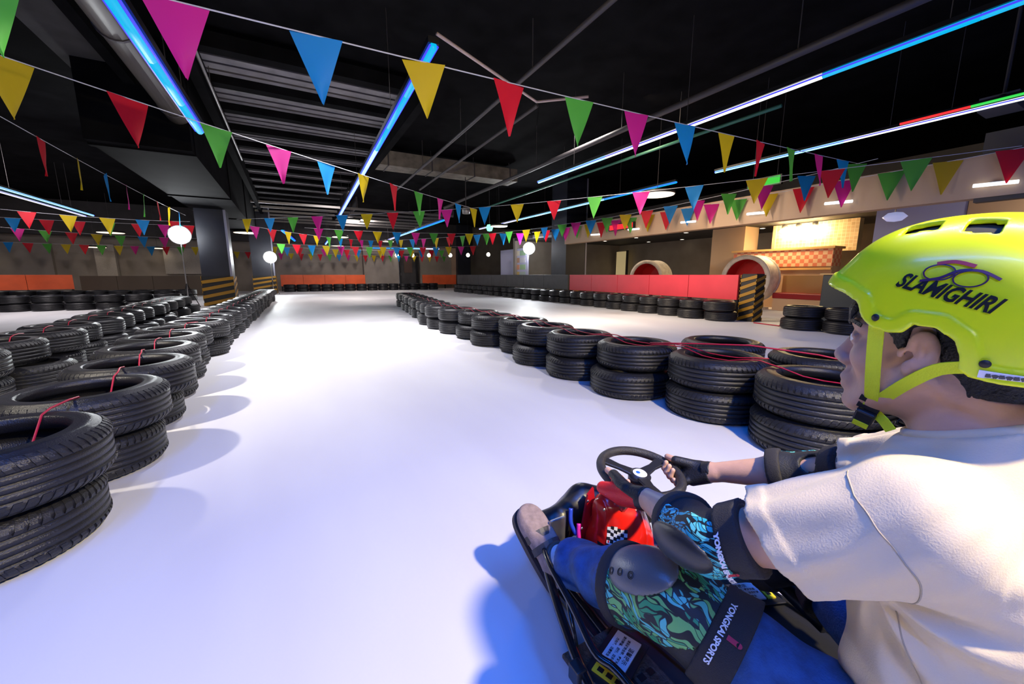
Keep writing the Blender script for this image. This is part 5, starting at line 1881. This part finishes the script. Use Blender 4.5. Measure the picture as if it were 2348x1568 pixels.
wrap_text('i', 0.028, rootK, LEG['L'], 0.0375, pc - dd * 0.010, -around, -dd, OUT_KT, mat('crimson_print', (0.3, 0, 0)), 0.003)
OUT_KR = V(0.45, 0.42, 0.80)
rootKR, stKR, capKR = pad_set(LEG['R'], HPR, KNR, ANR, OUT_KR, ('knee_pad', 'knee pad on the far leg'), LEAF_K, (0.115, 0.150), CAPG, (0.105, 0.060, 0.040), (0.070, 0.040, 0.0), ANR - HPR, 0.018)

# ------------------------------------------------------------------ the go-kart
KX = 0.8400
kart = empty('go_kart', (KX, 0.6, 0.0), 'low black go-kart with red steering fairing carrying the driver', 'go-kart')
KO = Vector((KX, 0.6, 0))


def kp(name, mb, m, smooth=False, bev=0.0, parent=None):
    mb.v = [tuple(Vector(v) - KO) for v in mb.v] if parent is None else [tuple(Vector(v) - KO) for v in mb.v]
    o = mb.build(name, m, parent or kart, smooth)
    if bev:
        bevel(o, bev, 2)
    return o


KBLK = mat('glossy_black_frame', (0.010, 0.010, 0.013), 0.22, coat=0.3)
KPLA = mat('black_bumper_plastic', (0.016, 0.016, 0.019), 0.34, bump=0.05, bscale=200)
KRED = mat('red_fairing_plastic', (0.78, 0.016, 0.010), 0.25, coat=0.4)
KTEX = mat('worn_brown_tray', (0.07, 0.048, 0.035), 0.7, noise=0.5, nscale=90, bump=0.5, bscale=250)
KGRY = mat('brushed_steel', (0.5, 0.5, 0.52), 0.3, metal=0.9)
# floor tray, seat and chassis tubes
kp('floor_tray', MB().box(KX - 0.22, KX + 0.24, 0.10, 0.98, 0.045, 0.060), KPLA, False, 0.004)
for sg in (-1, 1):
    kp('chassis_tube', MB().tube(smooth_path([(KX + sg * 0.20, -0.25, 0.06), (KX + sg * 0.21, 0.2, 0.06), (KX + sg * 0.19, 0.6, 0.06), (KX + sg * 0.16, 1.0, 0.06)], 6), 0.016, 10), KBLK, True)
kp('front_cross_tube', MB().tube([(KX - 0.17, 0.97, 0.06), (KX + 0.17, 0.97, 0.06)], 0.016, 10), KBLK, True)
# side pods: outer nerf bar, upper rail and struts, each side
for sg, ox in ((-1, 0.0), (1, 0.02)):
    xs = lambda d: KX + sg * d
    kp('nerf_bar', MB().tube(smooth_path([(xs(0.215), 0.935, 0.135), (xs(0.245), 0.86, 0.135), (xs(0.305), 0.70, 0.13), (xs(0.350), 0.54, 0.125), (xs(0.365), 0.36, 0.12), (xs(0.350), 0.18, 0.12), (xs(0.27), 0.08, 0.11)], 6), 0.0125, 10), KBLK, True)
    kp('upper_rail', MB().tube(smooth_path([(xs(0.222), 0.92, 0.185), (xs(0.270), 0.815, 0.200), (xs(0.305), 0.66, 0.200), (xs(0.335), 0.545, 0.200), (xs(0.322), 0.500, 0.198), (xs(0.318), 0.44, 0.195), (xs(0.322), 0.25, 0.19)], 6), 0.0085, 10), KBLK, True)
    kp('rail_strut', MB().tube([(xs(0.298), 0.69, 0.198), (xs(0.322), 0.62, 0.132)], 0.006, 8), KBLK, True)
    kp('rail_strut', MB().tube([(xs(0.320), 0.46, 0.196), (xs(0.352), 0.46, 0.122)], 0.006, 8), KBLK, True)
    kp('nerf_clamp', MB().box(xs(0.352) - 0.014, xs(0.352) + 0.014, 0.560, 0.595, 0.100, 0.142), KPLA, False, 0.004)
    # pod tray with instruction plate
    tray = kp('pod_tray', MB().box(min(xs(0.15), xs(0.335)), max(xs(0.15), xs(0.335)), 0.12, 0.66, 0.070, 0.082), KTEX if sg < 0 else KPLA, False, 0.004)
    for q in range(5):
        kp('tray_slot', MB().box(min(xs(0.17 + 0.028 * q), xs(0.188 + 0.028 * q)), max(xs(0.17 + 0.028 * q), xs(0.188 + 0.028 * q)), 0.515, 0.530, 0.0815, 0.0835), BLK)
PLATE = mat('white_instruction_plate', (0.80, 0.80, 0.84), 0.35)


def plate(cx, cy, ang, ln, wd, z, parent_name):
    M = Matrix.Translation((cx, cy, z)) @ Matrix.Rotation(ang, 4, 'Z')
    pl = kp(parent_name, MB().box(-ln / 2, ln / 2, -wd / 2, wd / 2, 0, 0.004, M), PLATE)
    kp('plate_backing', MB().box(-ln / 2 - 0.014, ln / 2 + 0.05, -wd / 2 - 0.016, wd / 2 + 0.016, -0.004, -0.0005, M), KPLA, False, 0.003)
    Mk = Matrix.Translation(-KO) @ M
    lines = [('\u6e29\u99a8\u63d0\u793a', 0.013, wd * 0.30), ('\u8bf7\u7cfb\u597d\u5b89\u5168\u5e26\uff0c\u6234\u597d\u5934\u76d4', 0.0078, wd * 0.08), ('\u8bf7\u52ff\u78b0\u649e\u3001\u9006\u884c\uff0c\u53cc\u624b\u63e1\u7d27', 0.0078, -wd * 0.12), ('\u65b9\u5411\u76d8\uff0c\u6ce8\u610f\u5b89\u5168', 0.0078, -wd * 0.32)]
    for t, s_, yy in lines:
        me = text_mesh(t, s_, 0, 0.0002, 1)
        warp(me, lambda v: Mk @ Vector((v.x, v.y + yy, 0.0046)))
        me.materials.append(INK)
        sub('plate_text', me, pl)
    st = kp('warning_sticker', MB().box(ln / 2 + 0.006, ln / 2 + 0.030, -wd / 2, wd / 2, 0, 0.004, M), mat('yellow_sticker', (0.78, 0.62, 0.03), 0.4))
    for q in range(3):
        kp('sticker_mark', MB().box(ln / 2 + 0.012, ln / 2 + 0.024, -wd / 2 + 0.010 + q * 0.022, -wd / 2 + 0.024 + q * 0.022, 0.004, 0.0046, M), INK)
    return pl


plate(0.622, 0.582, math.radians(20) + PI, 0.105, 0.062, 0.096, 'instruction_plate')
plate(1.062, 0.548, math.radians(-22), 0.105, 0.060, 0.096, 'instruction_plate')

# seat shell
seat = Field((0.60, -0.14, 0.04), (1.10, 0.40, 0.56), 0.006)
seat.add(ell_fn((KX, 0.095, 0.285), (0.222, 0.190, 0.225)))
fi_, _, _ = ell_fn((KX, 0.095, 0.300), (0.199, 0.167, 0.217))
X, Y, Z = seat.grid()
seat.a = np.maximum(seat.a, -fi_(X, Y, Z)).astype(np.float32)
seat.half((KX, 0.20, 0.24), (0, 0.55, 0.84))
seat.half((KX, 0.0, 0.40), (0, 0, 1))
o = link('seat_shell', seat.mesh('seat_shell', KBLK), kart, -KO)
# steering column, wheel
wheel = kp('steering_wheel', MB().tube([Vector(wheel_pt(t)) for t in np.linspace(0, 360, 61)], WTUBE, 14, False), mat('worn_black_rubber', (0.022, 0.020, 0.021), 0.5, bump=0.35, bscale=350, noise=0.3, nscale=50), True)
for deg in (8, 128, 248):
    p0, p1 = Vector(wheel_pt(deg, 0.012)), Vector(wheel_pt(deg, WRAD - 0.004))
    n_ = Vector(WN)
    t_ = (p1 - p0).normalized()
    s_ = t_.cross(n_).normalized()
    vs = []
    for p, wd in ((p0 - n_ * 0.014, 0.019), (p0 * 0.5 + p1 * 0.5 - n_ * 0.008, 0.013), (p1 - n_ * 0.001, 0.019)):
        vs += [p - s_ * wd, p + s_ * wd, p + s_ * wd + n_ * 0.008, p - s_ * wd + n_ * 0.008]
    fs = [(0, 1, 2, 3), (8, 11, 10, 9)] + [(i * 4 + k, i * 4 + 4 + k, i * 4 + 4 + (k + 1) % 4, i * 4 + (k + 1) % 4) for i in range(2) for k in range(4)]
    so = kp('spoke', MB().add(vs, fs), KPLA, False, 0.003, wheel)
Mh = Matrix.Translation(Vector(WC) - Vector(WN) * 0.010) @ Vector(WN).to_track_quat('Z', 'Y').to_matrix().to_4x4()
kp('hub', MB().lathe([(0, -0.02), (0.030, -0.02), (0.033, 0.0), (0.026, 0.006), (0, 0.006)], 24, Mh), KPLA, True, 0, wheel)
kp('hub_badge', MB().lathe([(0, 0.0085), (0.018, 0.0085), (0.0205, 0.0062)], 24, Mh), mat('white_badge', (0.8, 0.8, 0.82), 0.35), True, 0, wheel)
kp('badge_mark', MB().lathe([(0, 0.0095), (0.0062, 0.0093)], 14, Mh @ Matrix.Translation((-0.006, 0.003, 0))), mat('blue_badge_mark', (0.02, 0.12, 0.6), 0.4), False, 0, wheel)
kp('steering_column', MB().tube([tuple(WC - WN * 0.012), (KX, 0.80, 0.30), (KX, 0.94, 0.08)], 0.013, 10), KGRY, True)
# red fairing in front of the wheel: a hollow sculpted shell
fa = Field((0.68, 0.66, 0.05), (1.04, 1.04, 0.42), 0.004)
fa.add(ell_fn((KX + 0.035, 0.850, 0.13), (0.110, 0.110, 0.150)))
fa.add(cap_fn((KX - 0.010, 0.855, 0.275), (KX + 0.035, 0.845, 0.270), 0.045, 0.048), 0.06)
fa.cut(ell_fn((KX + 0.060, 0.730, 0.170), (0.050, 0.030, 0.080)), 0.02)
fa.cut(ell_fn((KX + 0.03, 0.76, 0.305), (0.05, 0.06, 0.03)), 0.02)
fa.half((KX, 0.9, 0.075), (0, 0, -1))
X, Y, Z = fa.grid()
fa.a -= (0.003 * sstep(0.003, -0.001, np.abs(np.abs(X - KX - 0.0) - 0.048 - 0.10 * (0.30 - Z)) - 0.003)).astype(np.float32)
fair = link('steering_fairing', fa.mesh('steering_fairing', KRED), kart, -KO)
# upright red back plate with bolts
bp_ = kp('fairing_back_plate', MB().add([(0.735, 0.895, 0.08), (0.795, 0.918, 0.285), (0.825, 0.925, 0.300), (0.86, 0.930, 0.08), (0.735, 0.903, 0.08), (0.795, 0.926, 0.285), (0.825, 0.933, 0.300), (0.86, 0.938, 0.08)],
                [(0, 1, 2, 3), (7, 6, 5, 4), (0, 4, 5, 1), (1, 5, 6, 2), (2, 6, 7, 3), (3, 7, 4, 0)]), mat('deep_red_plastic', (0.42, 0.008, 0.02), 0.3))
for (x, y, z) in ((0.789, 0.912, 0.27), (0.757, 0.900, 0.19), (0.915, 0.790, 0.20), (0.770, 0.815, 0.30)):
    kp('bolt', MB().lathe([(0, 0.003), (0.004, 0.002), (0.005, 0)], 10, Matrix.Translation((x, y - 0.002, z)) @ Matrix.Rotation(PI / 2, 4, 'X')), KGRY, True)


def on_fairing(px_, pz_, off=0.0012):
    # x is measured along the left rear face, dropped onto the shell along a slanted line
    dr = np.array([0.75, 0.66, 0.0])
    o_ = np.array([0.735, 0.665, 0]) + np.array([0.66, -0.75, 0.0]) * px_ + np.array([0, 0, pz_])
    q = march(fa, o_, dr, 0, 0.30, 400)
    return Vector((q if q is not None else o_ + dr * 0.1) - dr * off)


# checkered flag and ring decal on the left face
chk = {True: MB(), False: MB()}
for i in range(6):
    for j in range(6):
        a0, b0 = -0.078 + 0.010 * i, 0.178 + 0.0095 * j + 0.004 * math.sin(i * 1.1)
        P4 = [on_fairing(a0, b0), on_fairing(a0 + 0.010, b0), on_fairing(a0 + 0.010, b0 + 0.0105), on_fairing(a0, b0 + 0.0105)]
        chk[(i + j) % 2 == 0].add(P4, [(0, 1, 2, 3)])
decB = mat('dark_decal', (0.012, 0.012, 0.02), 0.3)
decW = mat('white_decal', (0.75, 0.78, 0.85), 0.3)
for kk, mm in ((True, decB), (False, decW)):
    o = chk[kk].build('flag_decal', mm, fair)
    o['kind'] = 'stuff'
g2 = MB()
n_a, n_b = 8, 8
P = [[on_fairing(-0.090 + 0.085 * i / n_a + 0.018 * math.sin(j * 0.6), 0.090 + 0.09 * j / n_b, 0.0009) for i in range(n_a + 1)] for j in range(n_b + 1)]
g2.add([p for r_ in P for p in r_], [(j * (n_a + 1) + i, j * (n_a + 1) + i + 1, (j + 1) * (n_a + 1) + i + 1, (j + 1) * (n_a + 1) + i) for j in range(n_b) for i in range(n_a)])
g2.build('decal_panel', decB, fair)
for rr in (0.020, 0.012):
    ring = [on_fairing(-0.060 + rr * math.cos(t), 0.140 + rr * 1.4 * math.sin(t), 0.0018) for t in np.linspace(0, 2 * PI, 25)]
    MB().tube(ring, 0.0013, 5, False).build('decal_ring', mat('silver_decal', (0.5, 0.6, 0.8), 0.3), fair)
# front bumper with mounting blocks
fb = Field((0.52, 0.80, 0.04), (1.18, 1.16, 0.34), 0.006)
for sg in (-1, 1):
    fb.add(cap_fn((KX, 1.03, 0.150), (KX + sg * 0.17, 0.985, 0.150), 0.060, 0.058), 0.04)
    fb.add(cap_fn((KX + sg * 0.17, 0.985, 0.150), (KX + sg * 0.225, 0.905, 0.140), 0.055, 0.032), 0.04)
    fb.add(cap_fn((KX, 1.00, 0.215), (KX + sg * 0.12, 0.965, 0.205), 0.045, 0.035), 0.04)
bump_ = link('front_bumper', fb.mesh('front_bumper', KPLA), kart, -KO)
# pedals, brake rod, red lever tube, battery block and wiring
for sg in (-1, 1):
    pd_ = kp('pedal', MB().box(KX + sg * 0.165 - 0.03, KX + sg * 0.165 + 0.03, 0.915, 0.925, 0.10, 0.24), KGRY, False, 0.004)
    kp('pedal_arm', MB().tube([(KX + sg * 0.165, 0.925, 0.12), (KX + sg * 0.15, 0.96, 0.07)], 0.008, 8), KGRY, True)
kp('lever_tube', MB().tube([(0.950, 0.690, 0.240), (0.945, 0.655, 0.200), (0.935, 0.615, 0.085)], 0.0115, 10), mat('orange_red_tube', (0.85, 0.05, 0.012), 0.3), True)
kp('brake_reservoir', MB().box(0.918, 0.945, 0.705, 0.735, 0.10, 0.18), KPLA, False, 0.004)
kp('red_switch', MB().box(0.921, 0.939, 0.699, 0.709, 0.175, 0.200), KRED, False, 0.003)
kp('brake_rod', MB().tube([(KX - 0.08, 0.45, 0.085), (KX - 0.14, 0.92, 0.10)], 0.005, 8), KGRY, True)
kp('wiring', MB().tube(smooth_path([(0.745, 0.90, 0.21), (0.735, 0.885, 0.17), (0.742, 0.87, 0.12), (0.72, 0.83, 0.08)], 5), 0.007, 8), mat('magenta_cable', (0.6, 0.02, 0.3), 0.35), True)
kp('wiring', MB().tube(smooth_path([(0.735, 0.93, 0.25), (0.725, 0.915, 0.21), (0.735, 0.90, 0.175)], 5), 0.007, 8), mat('blue_cable', (0.02, 0.06, 0.5), 0.35), True)
# right side handle tube
kp('side_handle', MB().tube([(1.075, 0.505, 0.20), (1.075, 0.47, 0.195), (1.035, 0.34, 0.185)], [0.014, 0.022, 0.022], 12), KPLA, True)
# wheels of the kart
for sx, y, rad, wd in ((-1, 0.80, 0.105, 0.10), (1, 0.80, 0.105, 0.10), (-1, -0.22, 0.125, 0.14), (1, -0.22, 0.125, 0.14)):
    x = KX + sx * (0.20 if y > 0 else 0.34)
    if y > 0:
        x = KX + sx * 0.145
        y = 0.90
        rad = 0.072
        wd = 0.06
    M = Matrix.Translation((x, y, rad)) @ Matrix.Rotation(PI / 2, 4, 'Y')
    prof = [(rad * 0.45, -wd / 2), (rad * 0.85, -wd / 2), (rad * 0.97, -wd * 0.38), (rad, 0), (rad * 0.97, wd * 0.38), (rad * 0.85, wd / 2), (rad * 0.45, wd / 2)]
    wl = kp('wheel_tyre', MB().lathe(prof, 28, M, True), RUBBER, True)
    kp('wheel_rim', MB().lathe([(0, -wd * 0.3), (rad * 0.46, -wd * 0.4), (rad * 0.46, wd * 0.4), (0, wd * 0.3)], 20, M), KGRY, True, 0, wl)
kp('rear_axle', MB().tube([(KX - 0.40, -0.22, 0.125), (KX + 0.40, -0.22, 0.125)], 0.015, 10), KGRY, True)
kp('rear_bumper', MB().tube(smooth_path([(KX - 0.44, -0.05, 0.13), (KX - 0.42, -0.38, 0.13), (KX + 0.42, -0.38, 0.13), (KX + 0.44, -0.05, 0.13)], 5), 0.014, 10), KBLK, True)
